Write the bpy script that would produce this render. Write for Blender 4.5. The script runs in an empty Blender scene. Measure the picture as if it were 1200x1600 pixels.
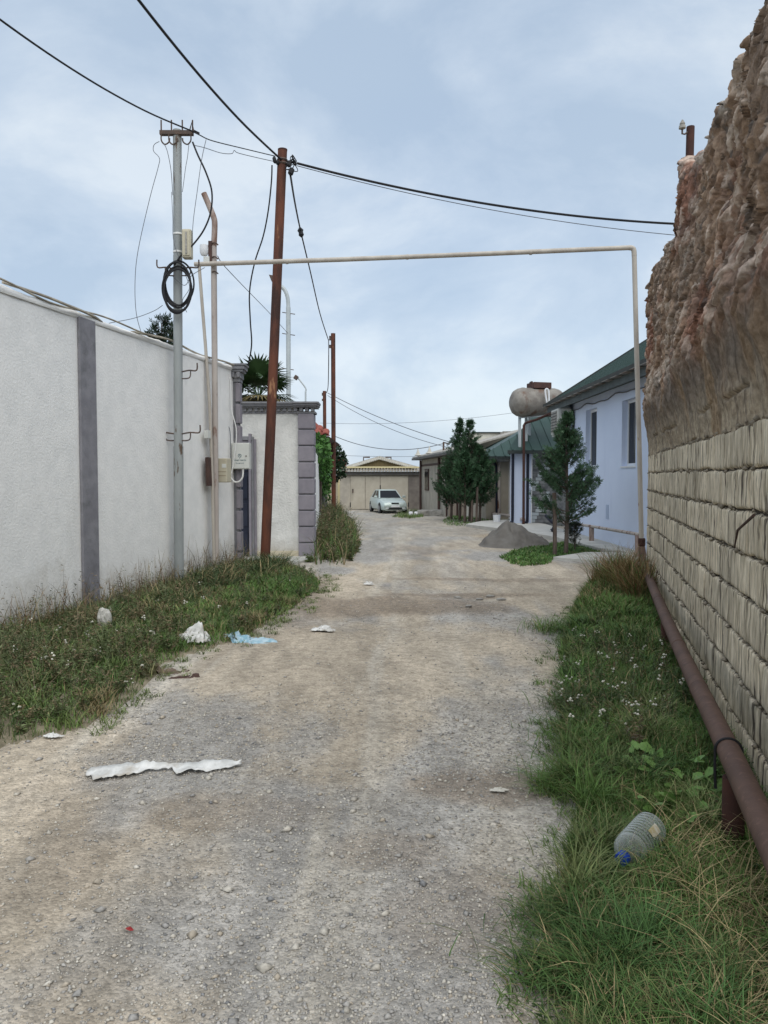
import bpy, bmesh, math, random
import numpy as np
from mathutils import Vector, Matrix
R = math.radians
random.seed(7); rng = np.random.default_rng(7)
scene = bpy.context.scene
COL = scene.collection

# ---------------------------------------------------------------- camera
CAMZ = 1.6
PITCH = math.atan(55/1200)
cd = bpy.data.cameras.new('camera'); cam = bpy.data.objects.new('camera', cd); COL.objects.link(cam)
cam.location = (0, 0, CAMZ); cam.rotation_euler = (math.pi/2 - PITCH, 0, 0)
cd.sensor_fit = 'HORIZONTAL'; cd.sensor_width = 36; cd.lens = 36.0; cd.clip_start = 0.05; cd.clip_end = 3000
scene.camera = cam
# ---------------------------------------------------------------- sky, sun, exposure
SUN_EL, SUN_AZ = R(58), R(166)          # azimuth clockwise from +Y
world = bpy.data.worlds.new('World'); scene.world = world; world.use_nodes = True
nt = world.node_tree; nt.nodes.clear()
def wn(t, **k):
    n = nt.nodes.new(t)
    for a, b in k.items(): setattr(n, a, b)
    return n
out = wn('ShaderNodeOutputWorld'); bg = wn('ShaderNodeBackground'); bg.inputs[1].default_value = 0.1
sky = wn('ShaderNodeTexSky', sky_type='NISHITA', sun_disc=False, sun_elevation=SUN_EL, sun_rotation=SUN_AZ)
tc = wn('ShaderNodeTexCoord'); mp = wn('ShaderNodeMapping'); mp.inputs['Scale'].default_value = (1, 1, 1.9)
mp.inputs['Location'].default_value = (0.75, 0.3, 0.1)
n1 = wn('ShaderNodeTexNoise'); n1.inputs['Scale'].default_value = 2.7; n1.inputs['Detail'].default_value = 8; n1.inputs['Roughness'].default_value = .58; n1.inputs['Distortion'].default_value = .35
r1 = wn('ShaderNodeValToRGB'); e = r1.color_ramp.elements
e[0].position = .40; e[0].color = (2.8, 3.45, 4.25, 1); e[1].position = .64; e[1].color = (4.45, 4.9, 5.3, 1)
m = r1.color_ramp.elements.new(.52); m.color = (3.4, 4.0, 4.7, 1)
n2 = wn('ShaderNodeTexNoise'); n2.inputs['Scale'].default_value = 1.7; n2.inputs['Detail'].default_value = 6
r2 = wn('ShaderNodeMapRange'); r2.inputs[1].default_value = .3; r2.inputs[2].default_value = .7; r2.inputs[3].default_value = .78; r2.inputs[4].default_value = .97
mx = wn('ShaderNodeMix', data_type='RGBA')
L = nt.links.new
L(tc.outputs['Generated'], mp.inputs[0]); L(mp.outputs[0], n1.inputs['Vector']); L(mp.outputs[0], n2.inputs['Vector'])
L(n1.outputs[0], r1.inputs[0]); L(n2.outputs[0], r2.inputs[0]); L(r2.outputs[0], mx.inputs[0])
L(sky.outputs[0], mx.inputs[6]); L(r1.outputs[0], mx.inputs[7]); L(mx.outputs[2], bg.inputs[0]); L(bg.outputs[0], out.inputs[0])
sd = bpy.data.lights.new('sun', 'SUN'); sun = bpy.data.objects.new('sun', sd); COL.objects.link(sun)
sd.energy = 1.5; sd.angle = R(75); sd.color = (1, .96, .9)
sv = Vector((math.sin(SUN_AZ)*math.cos(SUN_EL), math.cos(SUN_AZ)*math.cos(SUN_EL), math.sin(SUN_EL)))
sun.rotation_euler = (-sv).to_track_quat('-Z', 'Y').to_euler(); sun.location = (0, 0, 30)
vs = scene.view_settings; vs.view_transform = 'Standard'; vs.look = 'None'; vs.gamma = 1; vs.exposure = 0.84; vs.use_curve_mapping = False

# ---------------------------------------------------------------- geometry helpers
CP, SP = math.cos(PITCH), math.sin(PITCH)
def P(px, py, Y):
    "world point at distance Y on the sight line of photo pixel px,py"
    u = (px-600)/1200; v = (800-py)/1200
    d = Vector((u, CP + v*SP, -SP + v*CP))
    return Vector((0, 0, CAMZ)) + d*(Y/d.y)
def slope(y):
    t = np.clip((np.asarray(y, float)-27)/19, 0, 1)
    return -0.62*t*t*(3-2*t)
def G(px, py):
    u = (px-600)/1200; v = (800-py)/1200
    d = Vector((u, CP + v*SP, -SP + v*CP)); Y = 20.0
    for _ in range(40):
        z = float(slope(Y)); Y = min(90, (z-CAMZ)/d.z*d.y)
    return Vector((0, 0, CAMZ)) + d*(Y/d.y)
def _h(a, b, c):
    with np.errstate(over='ignore'):
        h = (a.astype(np.uint32)*np.uint32(374761393) + b.astype(np.uint32)*np.uint32(668265263) + c.astype(np.uint32)*np.uint32(2246822519))
        h = (h ^ (h >> np.uint32(13)))*np.uint32(1274126177); h = (h ^ (h >> np.uint32(16)))*np.uint32(2654435769); h ^= h >> np.uint32(15)
    return h.astype(np.float64)/4294967295.0
def vnoise(x, y, z=0.0):
    x, y, z = np.broadcast_arrays(np.asarray(x, float), np.asarray(y, float), np.asarray(z, float))
    xi, yi, zi = np.floor(x).astype(np.int64), np.floor(y).astype(np.int64), np.floor(z).astype(np.int64)
    f = lambda t: t*t*(3-2*t)
    fx, fy, fz = f(x-xi), f(y-yi), f(z-zi); r = 0
    for i in (0, 1):
        for j in (0, 1):
            for k in (0, 1):
                w = (fx if i else 1-fx)*(fy if j else 1-fy)*(fz if k else 1-fz)
                r = r + w*_h(xi+i, yi+j, zi+k)
    return r*2-1
def fbm(x, y, z=0.0, o=4):
    r = 0; a = .5; s = 1.0
    for i in range(o):
        r = r + a*vnoise(np.asarray(x)*s+i*17.3, np.asarray(y)*s+i*9.1, np.asarray(z)*s+i*4.7); a *= .5; s *= 2.03
    return r
def sstep(a, b, x):
    t = np.clip((x-a)/(b-a), 0, 1); return t*t*(3-2*t)
ORG = {}
def set_tag(o, label=None, cat=None, group=None, kind=None):
    if label: o['label'] = label
    if cat: o['category'] = cat
    if group: o['group'] = group
    if kind: o['kind'] = kind
    return o
def thing(name, label, cat, loc=(0, 0, 0), group=None):
    o = bpy.data.objects.new(name, None); COL.objects.link(o); o.location = loc; o.empty_display_size = .1
    ORG[o.name] = Vector(loc); return set_tag(o, label, cat, group)
class MB:
    def __init__(s): s.v = []; s.f = []
    def add(s, vs, fs):
        n = len(s.v); s.v += [tuple(v) for v in vs]; s.f += [tuple(i+n for i in f) for f in fs]; return s
    def box(s, c, size, rz=0, rx=0, ry=0, taper=1.0):
        c = Vector(c); M = Matrix.Rotation(rz, 3, 'Z') @ Matrix.Rotation(ry, 3, 'Y') @ Matrix.Rotation(rx, 3, 'X'); vs = []
        for dz in (-.5, .5):
            for dx, dy in ((-.5, -.5), (.5, -.5), (.5, .5), (-.5, .5)):
                k = taper if dz > 0 else 1
                vs.append(c + M @ Vector((dx*size[0]*k, dy*size[1]*k, dz*size[2])))
        return s.add(vs, [(3, 2, 1, 0), (4, 5, 6, 7), (0, 1, 5, 4), (1, 2, 6, 5), (2, 3, 7, 6), (3, 0, 4, 7)])
    def span(s, a, b): # axis aligned box between corners
        a, b = Vector(a), Vector(b)
        return s.box((a+b)/2, (abs(b.x-a.x), abs(b.y-a.y), abs(b.z-a.z)))
    def beam(s, a, b, w, h, up=(0, 0, 1)):
        a, b = Vector(a), Vector(b); t = (b-a).normalized(); x = t.cross(Vector(up))
        if x.length < 1e-4: x = t.cross(Vector((1, 0, 0)))
        x.normalize(); y = x.cross(t); vs = []
        for p in (a, b):
            for i, j in ((-1, -1), (1, -1), (1, 1), (-1, 1)): vs.append(p + x*(i*w/2) + y*(j*h/2))
        return s.add(vs, [(3, 2, 1, 0), (4, 5, 6, 7), (0, 1, 5, 4), (1, 2, 6, 5), (2, 3, 7, 6), (3, 0, 4, 7)])
    def tube(s, pts, r, n=8, cap=True):
        pts = [Vector(p) for p in pts]; m = len(pts); rr = r if isinstance(r, (list, tuple)) else [r]*m
        ref = None; vs = []
        for i, p in enumerate(pts):
            t = (pts[min(i+1, m-1)] - pts[max(i-1, 0)]).normalized()
            if ref is None:
                ref = t.orthogonal().normalized()
            ref = (ref - t*ref.dot(t)); ref = ref.normalized() if ref.length > 1e-6 else t.orthogonal().normalized()
            b = t.cross(ref)
            for k in range(n):
                a = 2*math.pi*k/n; vs.append(p + (ref*math.cos(a) + b*math.sin(a))*rr[i])
        fs = [(i*n+k, i*n+(k+1) % n, (i+1)*n+(k+1) % n, (i+1)*n+k) for i in range(m-1) for k in range(n)]
        if cap: fs += [tuple(range(n-1, -1, -1)), tuple((m-1)*n+k for k in range(n))]
        return s.add(vs, fs)
    def lathe(s, prof, o=(0, 0, 0), axis=(0, 0, 1), n=16):
        o = Vector(o); ax = Vector(axis).normalized(); x = ax.orthogonal().normalized(); y = ax.cross(x); vs = []
        for r, h in prof:
            for k in range(n):
                a = 2*math.pi*k/n; vs.append(o + ax*h + (x*math.cos(a)+y*math.sin(a))*r)
        m = len(prof)
        fs = [(i*n+k, i*n+(k+1) % n, (i+1)*n+(k+1) % n, (i+1)*n+k) for i in range(m-1) for k in range(n)]
        fs += [tuple(range(n-1, -1, -1)), tuple((m-1)*n+k for k in range(n))]
        return s.add(vs, fs)
    def prism(s, poly, ext): # polygon of 3-d points swept by vector ext
        poly = [Vector(p) for p in poly]; ext = Vector(ext); n = len(poly)
        return s.add(poly + [p+ext for p in poly], [tuple(range(n-1, -1, -1)), tuple(range(n, 2*n))] + [(i, (i+1) % n, n+(i+1) % n, n+i) for i in range(n)])
    def build(s, name, mt, parent=None, loc=None, smooth=False, bevel=0, label=None, kind=None):
        o0 = ORG[parent.name] if parent else Vector(loc if loc is not None else (0, 0, 0))
        me = bpy.data.meshes.new(name); me.from_pydata([tuple(Vector(v)-o0) for v in s.v], [], s.f); me.update()
        bm = bmesh.new(); bm.from_mesh(me); bmesh.ops.recalc_face_normals(bm, faces=bm.faces)
        if bevel:
            ed = [e for e in bm.edges if len(e.link_faces) == 2 and e.calc_face_angle(0) > .5]
            bmesh.ops.bevel(bm, geom=ed, offset=bevel, segments=2, affect='EDGES', profile=.6, clamp_overlap=True)
        bm.to_mesh(me); bm.free()
        if smooth:
            me.shade_smooth()
            me.set_sharp_from_angle(angle=R(40))
        o = bpy.data.objects.new(name, me); COL.objects.link(o); me.materials.append(mt)
        if parent: o.parent = parent
        else: o.location = o0
        ORG[o.name] = o0
        if label: o['label'] = label
        if kind: o['kind'] = kind
        return o
    def solo(s, name, mt, label, cat, loc, group=None, **k):
        return set_tag(s.build(name, mt, None, loc, **k), label, cat, group)
def np_mesh(name, V, F, mt, loc=(0, 0, 0), col=None, parent=None, smooth=False, kind=None, label=None):
    "V (n,3), F (m,3 or 4)"
    o0 = ORG[parent.name] if parent else Vector(loc)
    V = np.asarray(V, np.float32) - np.array(o0, np.float32); F = np.asarray(F, np.int32); k = F.shape[1]
    me = bpy.data.meshes.new(name); me.vertices.add(len(V)); me.vertices.foreach_set('co', V.ravel())
    me.loops.add(F.size); me.loops.foreach_set('vertex_index', F.ravel())
    me.polygons.add(len(F)); me.polygons.foreach_set('loop_start', np.arange(len(F), dtype=np.int32)*k)
    me.update(calc_edges=True); me.validate()
    if col is not None:
        a = me.color_attributes.new('col', 'FLOAT_COLOR', 'POINT')
        c = np.ones((len(V), 4), np.float32); c[:, :3] = col; a.data.foreach_set('color', c.ravel())
    if smooth: me.shade_smooth()
    me.materials.append(mt); o = bpy.data.objects.new(name, me); COL.objects.link(o)
    if parent: o.parent = parent
    else: o.location = o0
    ORG[o.name] = o0
    if kind: o['kind'] = kind
    if label: o['label'] = label
    return o
def grid_faces(nu, nv):
    i = np.arange(nu-1)[:, None]*nv + np.arange(nv-1)[None, :]
    return np.stack([i, i+nv, i+nv+1, i+1], -1).reshape(-1, 4)
def catenary(a, b, sag, n=14):
    a, b = Vector(a), Vector(b); return [a.lerp(b, i/n) - Vector((0, 0, sag*4*(i/n)*(1-i/n))) for i in range(n+1)]
def spline(pts, n=6):
    pts = [Vector(p) for p in pts]; r = []
    for i in range(len(pts)-1):
        p0, p1, p2, p3 = pts[max(i-1, 0)], pts[i], pts[i+1], pts[min(i+2, len(pts)-1)]
        for k in range(n):
            t = k/n; r.append(.5*((2*p1) + (p2-p0)*t + (2*p0-5*p1+4*p2-p3)*t*t + (3*p1-p0-3*p2+p3)*t**3))
    return r + [pts[-1]]
def inpoly(x, y, poly):
    x, y = np.broadcast_arrays(np.asarray(x, float), np.asarray(y, float))
    c = np.zeros(x.shape, bool); n = len(poly); dmin = np.full(x.shape, 1e9)
    for i in range(n):
        x1, y1 = poly[i][:2]; x2, y2 = poly[(i+1) % n][:2]
        if y1 != y2:
            c ^= ((y1 > y) != (y2 > y)) & (x < (x2-x1)*(y-y1)/(y2-y1)+x1)
        L2 = (x2-x1)**2+(y2-y1)**2+1e-12; t = np.clip(((x-x1)*(x2-x1)+(y-y1)*(y2-y1))/L2, 0, 1)
        dmin = np.minimum(dmin, np.hypot(x-x1-t*(x2-x1), y-y1-t*(y2-y1)))
    return np.where(c, dmin, -dmin)

# ---------------------------------------------------------------- materials
def mat(name, c1, c2=None, scale=4, detail=6, rough=.85, metal=0, bump=0, bscale=40, stretch=(1, 1, 1), lo=.38, hi=.62,
        c3=None, s3=(1, 1, 1), scale3=3, lo3=.55, hi3=.7, spec=.3, bdist=.01, attr=False, bstretch=None, vor=0, vscale=60, base=None):
    m = bpy.data.materials.new(name); m.use_nodes = True; t = m.node_tree; b = t.nodes['Principled BSDF']; L = t.links.new
    b.inputs['Roughness'].default_value = rough; b.inputs['Metallic'].default_value = metal; b.inputs['Specular IOR Level'].default_value = spec
    tc = t.nodes.new('ShaderNodeTexCoord'); src = None
    def noise(sc, st, det=6):
        mp = t.nodes.new('ShaderNodeMapping'); mp.inputs['Scale'].default_value = st; L(tc.outputs['Object'], mp.inputs[0])
        n = t.nodes.new('ShaderNodeTexNoise'); n.inputs['Scale'].default_value = sc; n.inputs['Detail'].default_value = det; n.inputs['Roughness'].default_value = .6
        L(mp.outputs[0], n.inputs['Vector']); return n.outputs[0]
    def rng_(x, lo, hi, a=0, bb=1):
        r = t.nodes.new('ShaderNodeMapRange'); r.inputs[1].default_value = lo; r.inputs[2].default_value = hi; r.inputs[3].default_value = a; r.inputs[4].default_value = bb
        L(x, r.inputs[0]); return r.outputs[0]
    def mix(f, a, bb, mode='MIX'):
        x = t.nodes.new('ShaderNodeMix'); x.data_type = 'RGBA'; x.blend_type = mode
        if isinstance(f, float): x.inputs[0].default_value = f
        else: L(f, x.inputs[0])
        for s, c in ((6, a), (7, bb)):
            if isinstance(c, tuple): x.inputs[s].default_value = (*c, 1)
            else: L(c, x.inputs[s])
        return x.outputs[2]
    if attr:
        a = t.nodes.new('ShaderNodeAttribute'); a.attribute_name = 'col'; cur = a.outputs['Color']
        if c2:  # multiply by noise
            cur = mix(1.0, cur, mix(rng_(noise(scale, stretch, detail), lo, hi), c1, c2), 'MULTIPLY')
    elif c2: cur = mix(rng_(noise(scale, stretch, detail), lo, hi), c1, c2)
    else: cur = c1
    if c3: cur = mix(rng_(noise(scale3, s3), lo3, hi3), cur, c3)
    if base:  # splashed dirt that thins out above the foot: (height, colour, strength)
        sx = t.nodes.new('ShaderNodeSeparateXYZ'); L(tc.outputs['Object'], sx.inputs[0]); ad = t.nodes.new('ShaderNodeMath'); ad.operation = 'ADD'
        L(sx.outputs[2], ad.inputs[0]); L(rng_(noise(3.5, (1, 1, .6)), .3, .7, -.5*base[0], .5*base[0]), ad.inputs[1])
        cur = mix(rng_(ad.outputs[0], 0, base[0], base[2], 0), cur, base[1])
    if vor:
        v = t.nodes.new('ShaderNodeTexVoronoi'); v.inputs['Scale'].default_value = vscale; L(tc.outputs['Object'], v.inputs['Vector'])
        sep = t.nodes.new('ShaderNodeSeparateColor'); L(v.outputs['Color'], sep.inputs[0])
        g = rng_(sep.outputs[0], 0, 1, 1-vor, 1+vor)
        cc = t.nodes.new('ShaderNodeCombineColor'); [L(g, cc.inputs[i]) for i in range(3)]
        cur = mix(1.0, cur, cc.outputs[0], 'MULTIPLY')
    if isinstance(cur, tuple): b.inputs['Base Color'].default_value = (*cur, 1)
    else: L(cur, b.inputs['Base Color'])
    if bump:
        bp = t.nodes.new('ShaderNodeBump'); bp.inputs['Strength'].default_value = bump; bp.inputs['Distance'].default_value = bdist
        h = noise(bscale, bstretch or stretch, 8)
        if vor:
            ad = t.nodes.new('ShaderNodeMath'); ad.operation = 'ADD'; L(h, ad.inputs[0]); L(rng_(v.outputs['Distance'], 0, 1, .7, 0), ad.inputs[1]); h = ad.outputs[0]
        L(h, bp.inputs['Height']); L(bp.outputs[0], b.inputs['Normal'])
    m['bsdf'] = 1
    return m
M = {}
M['plaster'] = mat('white_plaster', (.87, .86, .835), (.80, .795, .775), 5, bump=.4, bscale=38, bdist=.018, c3=(.55, .54, .51), s3=(1.2, 1.2, .25), scale3=1.6, lo3=.56, hi3=.9, base=(.6, (.40, .37, .31), .7))
M['plaster2'] = mat('stained_plaster', (.72, .71, .67), (.60, .595, .56), 3.2, bump=.7, bscale=24, bdist=.025, c3=(.36, .36, .34), s3=(1, 1, .5), scale3=2.2, lo3=.58, hi3=.85, base=(.45, (.36, .32, .25), .7))
M['greypaint'] = mat('grey_stucco', (.20, .195, .215), (.26, .255, .275), 5, bump=.6, bscale=70, bdist=.006, c3=(.15, .15, .16), scale3=3)
M['mauve'] = mat('mauve_quoin_paint', (.27, .25, .275), (.22, .205, .23), 4, bump=.3, bscale=80, bdist=.004)
M['cornice'] = mat('cornice_paint', (.19, .19, .205), (.25, .25, .26), 6, bump=.3, bscale=60, bdist=.004)
M['door'] = mat('dark_blue_steel', (.018, .022, .04), (.03, .035, .055), 3, rough=.4)
M['greypole'] = mat('grey_painted_steel', (.27, .29, .29), (.34, .36, .355), 5, stretch=(1, 1, .3), rough=.6, bump=.25, bscale=30, bdist=.004, c3=(.12, .085, .06), s3=(3, 3, .7), scale3=4, lo3=.6, hi3=.66)
M['rustpole'] = mat('rusty_pole_steel', (.145, .052, .03), (.05, .025, .02), 5, stretch=(1, 1, .25), rough=.75, bump=.5, bscale=30, bdist=.006, c3=(.36, .19, .10), s3=(2, 2, .6), scale3=3, lo3=.62, hi3=.7)
M['rustpipe'] = mat('rusty_brown_pipe', (.115, .068, .05), (.082, .049, .038), 6, rough=.7, bump=.35, bscale=160, bdist=.002, c3=(.16, .095, .075), scale3=25, lo3=.55, hi3=.75)
M['rustpost'] = mat('dark_rust_post', (.075, .032, .024), (.05, .024, .02), 8, rough=.8, bump=.3, bscale=90, bdist=.003)
M['creampipe'] = mat('cream_paint_pipe', (.50, .46, .40), (.40, .36, .31), 5, stretch=(1, 1, .4), rough=.55, bump=.2, bscale=50, bdist=.002, c3=(.22, .13, .08), s3=(1, 1, .6), scale3=6, lo3=.66, hi3=.72)
M['whitepole'] = mat('peeling_white_pole', (.47, .42, .38), (.38, .33, .30), 6, stretch=(1, 1, .35), rough=.65, bump=.3, bscale=50, bdist=.003, c3=(.17, .085, .055), s3=(2, 2, .5), scale3=3, lo3=.57, hi3=.63)
M['rustwhite'] = mat('rusty_upper_pole', (.20, .12, .09), (.40, .33, .29), 7, stretch=(1, 1, .4), rough=.7, bump=.3, bscale=50, bdist=.003)
M['black'] = mat('black_cable', (.014, .014, .016), rough=.6)
M['greycable'] = mat('grey_wire', (.12, .125, .14), rough=.6)
M['tancable'] = mat('tan_old_cable', (.42, .38, .30), (.25, .22, .18), 8, rough=.7)
M['whitecable'] = mat('white_cable_sheath', (.72, .72, .70), rough=.5)
M['iron'] = mat('dark_iron', (.07, .055, .05), (.12, .08, .06), 12, rough=.7)
M['beigebox'] = mat('beige_plastic', (.52, .48, .36), (.45, .41, .31), 5, rough=.55, bump=.1, bscale=20)
M['whitebox'] = mat('white_box_paint', (.66, .67, .63), (.60, .61, .57), 3, rough=.5, c3=(.45, .45, .42), scale3=2.5, lo3=.6, hi3=.85)
M['teal'] = mat('teal_print', (.03, .12, .15), rough=.6)
M['concrete'] = mat('pale_concrete', (.50, .49, .45), (.40, .39, .36), 2.5, bump=.4, bscale=30, bdist=.008, c3=(.30, .285, .26), scale3=1.3, lo3=.58, hi3=.75)
M['oldconcrete'] = mat('grey_old_concrete', (.36, .345, .31), (.24, .23, .21), 4, bump=.8, bscale=14, bdist=.03, c3=(.14, .135, .125), scale3=5, lo3=.6, hi3=.75)
M['blue'] = mat('pale_blue_render', (.66, .735, .89), (.63, .705, .865), 1.5, bump=.25, bscale=80, bdist=.004, c3=(.57, .64, .80), s3=(1, 1, .3), scale3=1.4, lo3=.6, hi3=.9)
M['bluewhite'] = mat('whitish_blue_reveal', (.42, .50, .66), (.39, .47, .62), 3)
M['greenroof'] = mat('green_metal_roof', (.020, .048, .040), (.027, .057, .048), 2, rough=.5, spec=.3)
M['darkgutter'] = mat('dark_gutter_metal', (.022, .03, .03), (.035, .042, .04), 5, rough=.5)
M['navy'] = mat('navy_downpipe', (.012, .014, .028), rough=.45)
M['soffit'] = mat('soffit_board', (.10, .12, .12), (.07, .085, .085), 6, rough=.7)
M['whitetrim'] = mat('white_upvc', (.74, .75, .76), rough=.35)
M['acwhite'] = mat('ac_casing', (.60, .60, .56), (.54, .54, .5), 4, rough=.5)
M['dark'] = mat('dark_opening', (.02, .02, .022), rough=.6)
M['tank'] = mat('weathered_tank_steel', (.27, .25, .22), (.18, .16, .14), 4, rough=.6, bump=.2, bscale=20, c3=(.14, .085, .06), s3=(1, 1, .5), scale3=3.5, lo3=.52, hi3=.66)
M['rusthatch'] = mat('rusty_hatch', (.11, .055, .042), (.07, .04, .035), 6, rough=.8)
M['beigewall'] = mat('beige_old_render', (.42, .38, .31), (.34, .31, .26), 2, bump=.4, bscale=12, bdist=.01, c3=(.26, .235, .20), s3=(1.5, 1.5, .3), scale3=1.6, lo3=.52, hi3=.75)
M['garagedoor'] = mat('garage_door_steel', (.46, .42, .34), (.40, .36, .29), 1.6, rough=.7, c3=(.31, .28, .22), s3=(1, 1, .5), scale3=1.2, lo3=.55, hi3=.75)
M['greywall'] = mat('grey_stone_wall', (.20, .175, .15), (.15, .13, .115), 3, bump=.4, bscale=10)
M['gablewood'] = mat('gable_boards', (.20, .155, .075), (.15, .115, .055), 6, stretch=(4, 4, .3), rough=.8)
M['yellowtrim'] = mat('yellow_barge_paint', (.60, .52, .30), rough=.6)
M['palewood'] = mat('pale_barge_trim', (.55, .53, .47), (.45, .43, .38), 8, rough=.7)
M['corr'] = mat('corrugated_cement', (.42, .40, .36), (.28, .26, .23), 5, rough=.85, c3=(.18, .16, .13), scale3=2, lo3=.58, hi3=.75)
M['fascia'] = mat('grey_fascia', (.13, .125, .12), (.09, .085, .08), 5, rough=.8)
M['cream'] = mat('cream_house_wall', (.58, .51, .38), (.52, .46, .34), 2)
M['parapet'] = mat('off_white_parapet', (.62, .60, .52), (.52, .50, .43), 2, bump=.2, c3=(.42, .39, .32), s3=(2, 2, .3), scale3=2, lo3=.58, hi3=.8)
M['redtile'] = mat('red_clay_tile', (.30, .085, .06), (.22, .06, .045), 7, rough=.8)
M['tan'] = mat('tan_timber', (.34, .27, .20), (.26, .20, .15), 5, stretch=(3, 3, .3))
M['brown'] = mat('brown_timber', (.06, .035, .03), (.09, .05, .04), 6, rough=.7)
M['glass'] = mat('dark_window_glass', (.010, .011, .014), rough=.12, spec=.15)
M['claddark'] = mat('grey_cladding_stone', (.16, .165, .17), (.28, .285, .28), 6, bump=.3, bscale=20)
M['sand'] = mat('grey_sand', (.15, .14, .125), (.115, .105, .093), 3, bump=.5, bscale=60, bdist=.01)
M['bark'] = mat('grey_brown_bark', (.13, .10, .08), (.075, .055, .045), 8, stretch=(2, 2, .5), bump=.6, bscale=30, bdist=.01)
M['leaf'] = mat('plant_leaves', (.75, .75, .75), (1.2, 1.2, 1.2), 3, rough=.55, attr=True, spec=.25)
M['grass'] = mat('grass_blades', (.8, .8, .8), (1.2, 1.2, 1.2), 1.5, rough=.6, attr=True, spec=.2)
M['soil'] = mat('verge_soil', (.31, .265, .19), (.13, .115, .07), 5, bump=.6, bscale=30, bdist=.02)
M['road'] = mat('gravel_road', (.72, .72, .72), (1.22, 1.22, 1.22), 14, detail=10, rough=.95, attr=True, bump=.9, bscale=70, bdist=.012, spec=.15, vor=.20, vscale=75, lo=.3, hi=.7)
M['stone'] = mat('gravel_stones', (.8, .8, .8), (1.15, 1.15, 1.15), 60, rough=.9, attr=True, spec=.2)
M['ground'] = mat('dry_ground', (.25, .22, .17), (.19, .17, .13), .4, bump=.3, bscale=5)
M['white'] = mat('white_plastic_sheet', (.66, .66, .64), (.48, .48, .46), 16, c3=(.36, .32, .26), scale3=7, lo3=.52, hi3=.72, bump=.4, bscale=22, bdist=.01, rough=.4)
M['bluebag'] = mat('blue_plastic', (.17, .33, .42), (.42, .54, .60), 18, rough=.35)
M['card'] = mat('dirty_cardboard', (.20, .15, .11), (.12, .09, .07), 12)
M['red'] = mat('red_plastic', (.26, .02, .02), rough=.4)
M['bluecap'] = mat('blue_cap_plastic', (.01, .05, .35), rough=.35)
M['carpaint'] = mat('silver_green_car_paint', (.46, .53, .50), rough=.28, metal=.25, spec=.5)
M['tyre'] = mat('tyre_rubber', (.02, .02, .02), rough=.85)
M['rim'] = mat('wheel_rim', (.3, .3, .3), rough=.4, metal=.6)
M['lens'] = mat('headlamp_lens', (.55, .58, .58), rough=.12, spec=.6)
M['lamppost'] = mat('pale_lamp_post', (.50, .54, .55), (.44, .48, .49), 4, rough=.5)
M['straw'] = mat('dry_straw', (.8, .8, .8), (1.2, 1.2, 1.2), 6, attr=True)
def plastic_clear():
    m = bpy.data.materials.new('clear_bottle_plastic'); m.use_nodes = True; t = m.node_tree; b = t.nodes['Principled BSDF']; o = t.nodes['Material Output']
    b.inputs['Base Color'].default_value = (.62, .66, .66, 1); b.inputs['Roughness'].default_value = .06; b.inputs['Specular IOR Level'].default_value = .8
    tr = t.nodes.new('ShaderNodeBsdfTransparent'); tr.inputs[0].default_value = (.93, .96, .96, 1)
    fr = t.nodes.new('ShaderNodeLayerWeight'); fr.inputs[0].default_value = .35
    r = t.nodes.new('ShaderNodeMapRange'); r.inputs[3].default_value = .10; r.inputs[4].default_value = .8
    mx = t.nodes.new('ShaderNodeMixShader'); L = t.links.new
    L(fr.outputs['Facing'], r.inputs[0]); L(r.outputs[0], mx.inputs[0]); L(tr.outputs[0], mx.inputs[1]); L(b.outputs[0], mx.inputs[2]); L(mx.outputs[0], o.inputs[0])
    return m
M['clear'] = plastic_clear()
def blocks_mat():
    "cream limestone with weathering streaks that run down the blocks"
    m = mat('weathered_limestone', (1.15, 1.15, 1.15), (.66, .64, .6), 1, detail=9, attr=True, stretch=(40, 40, 4), rough=.95, bump=1, bscale=1, bdist=.03, bstretch=(44, 44, 3.5),
            c3=(.12, .10, .08), s3=(21, 21, 1.5), scale3=1, lo3=.56, hi3=.63, spec=.1, lo=.40, hi=.60)
    return m
M['block'] = blocks_mat()
M['joint'] = mat('dark_joint', (.075, .062, .048), (.05, .042, .034), 10, rough=1)
M['mortar'] = mat('crumbly_mortar', (.30, .26, .20), (.17, .145, .11), 14, rough=1, bump=.6, bscale=60, bdist=.01)
M['crust'] = mat('rough_crust', (.68, .66, .64), (1.2, 1.2, 1.2), 16, detail=10, rough=.95, attr=True, bump=.9, bscale=22, bdist=.02, spec=.1)
# ================================================================ LAND
def LX(y): return -3.64 + 0.2117*(y-7.27)                  # left wall line
RW0 = Vector((3.74, 10.9, 0)); RWD = Vector((-0.26, -1, 0)).normalized(); RWN = Vector((-1, .26, 0)).normalized()
def RX(y): return 3.74 - 0.26*(10.9-y)                     # right wall line
def gp(l): return [tuple(G(*p)[:2]) for p in l]
EDGE_L = gp([(-260, 1290), (0, 1172), (60, 1158), (130, 1140), (200, 1105), (228, 1070), (262, 1040), (310, 1018), (372, 1003), (440, 962), (497, 925), (500, 908), (470, 893), (440, 886)])
POLY_L = EDGE_L + [(-2.62, 13.0), (-2.55, 12.7), (LX(10)-.05, 10), (LX(7)-.05, 7), (LX(4)-.05, 4), (LX(2.5)-.05, 2.5)]
EDGE_R = gp([(858, 1800), (868, 1600), (878, 1440), (882, 1320), (898, 1275), (876, 1235), (878, 1150), (886, 1100), (876, 1020), (894, 965), (908, 928), (935, 900), (985, 884)])
POLY_R = EDGE_R + [(3.72, 11.3), (3.78, 10.9), (RX(8)+.05, 8), (RX(5)+.05, 5), (RX(2)+.05, 2), (RX(.8)+.05, .8)]
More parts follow.
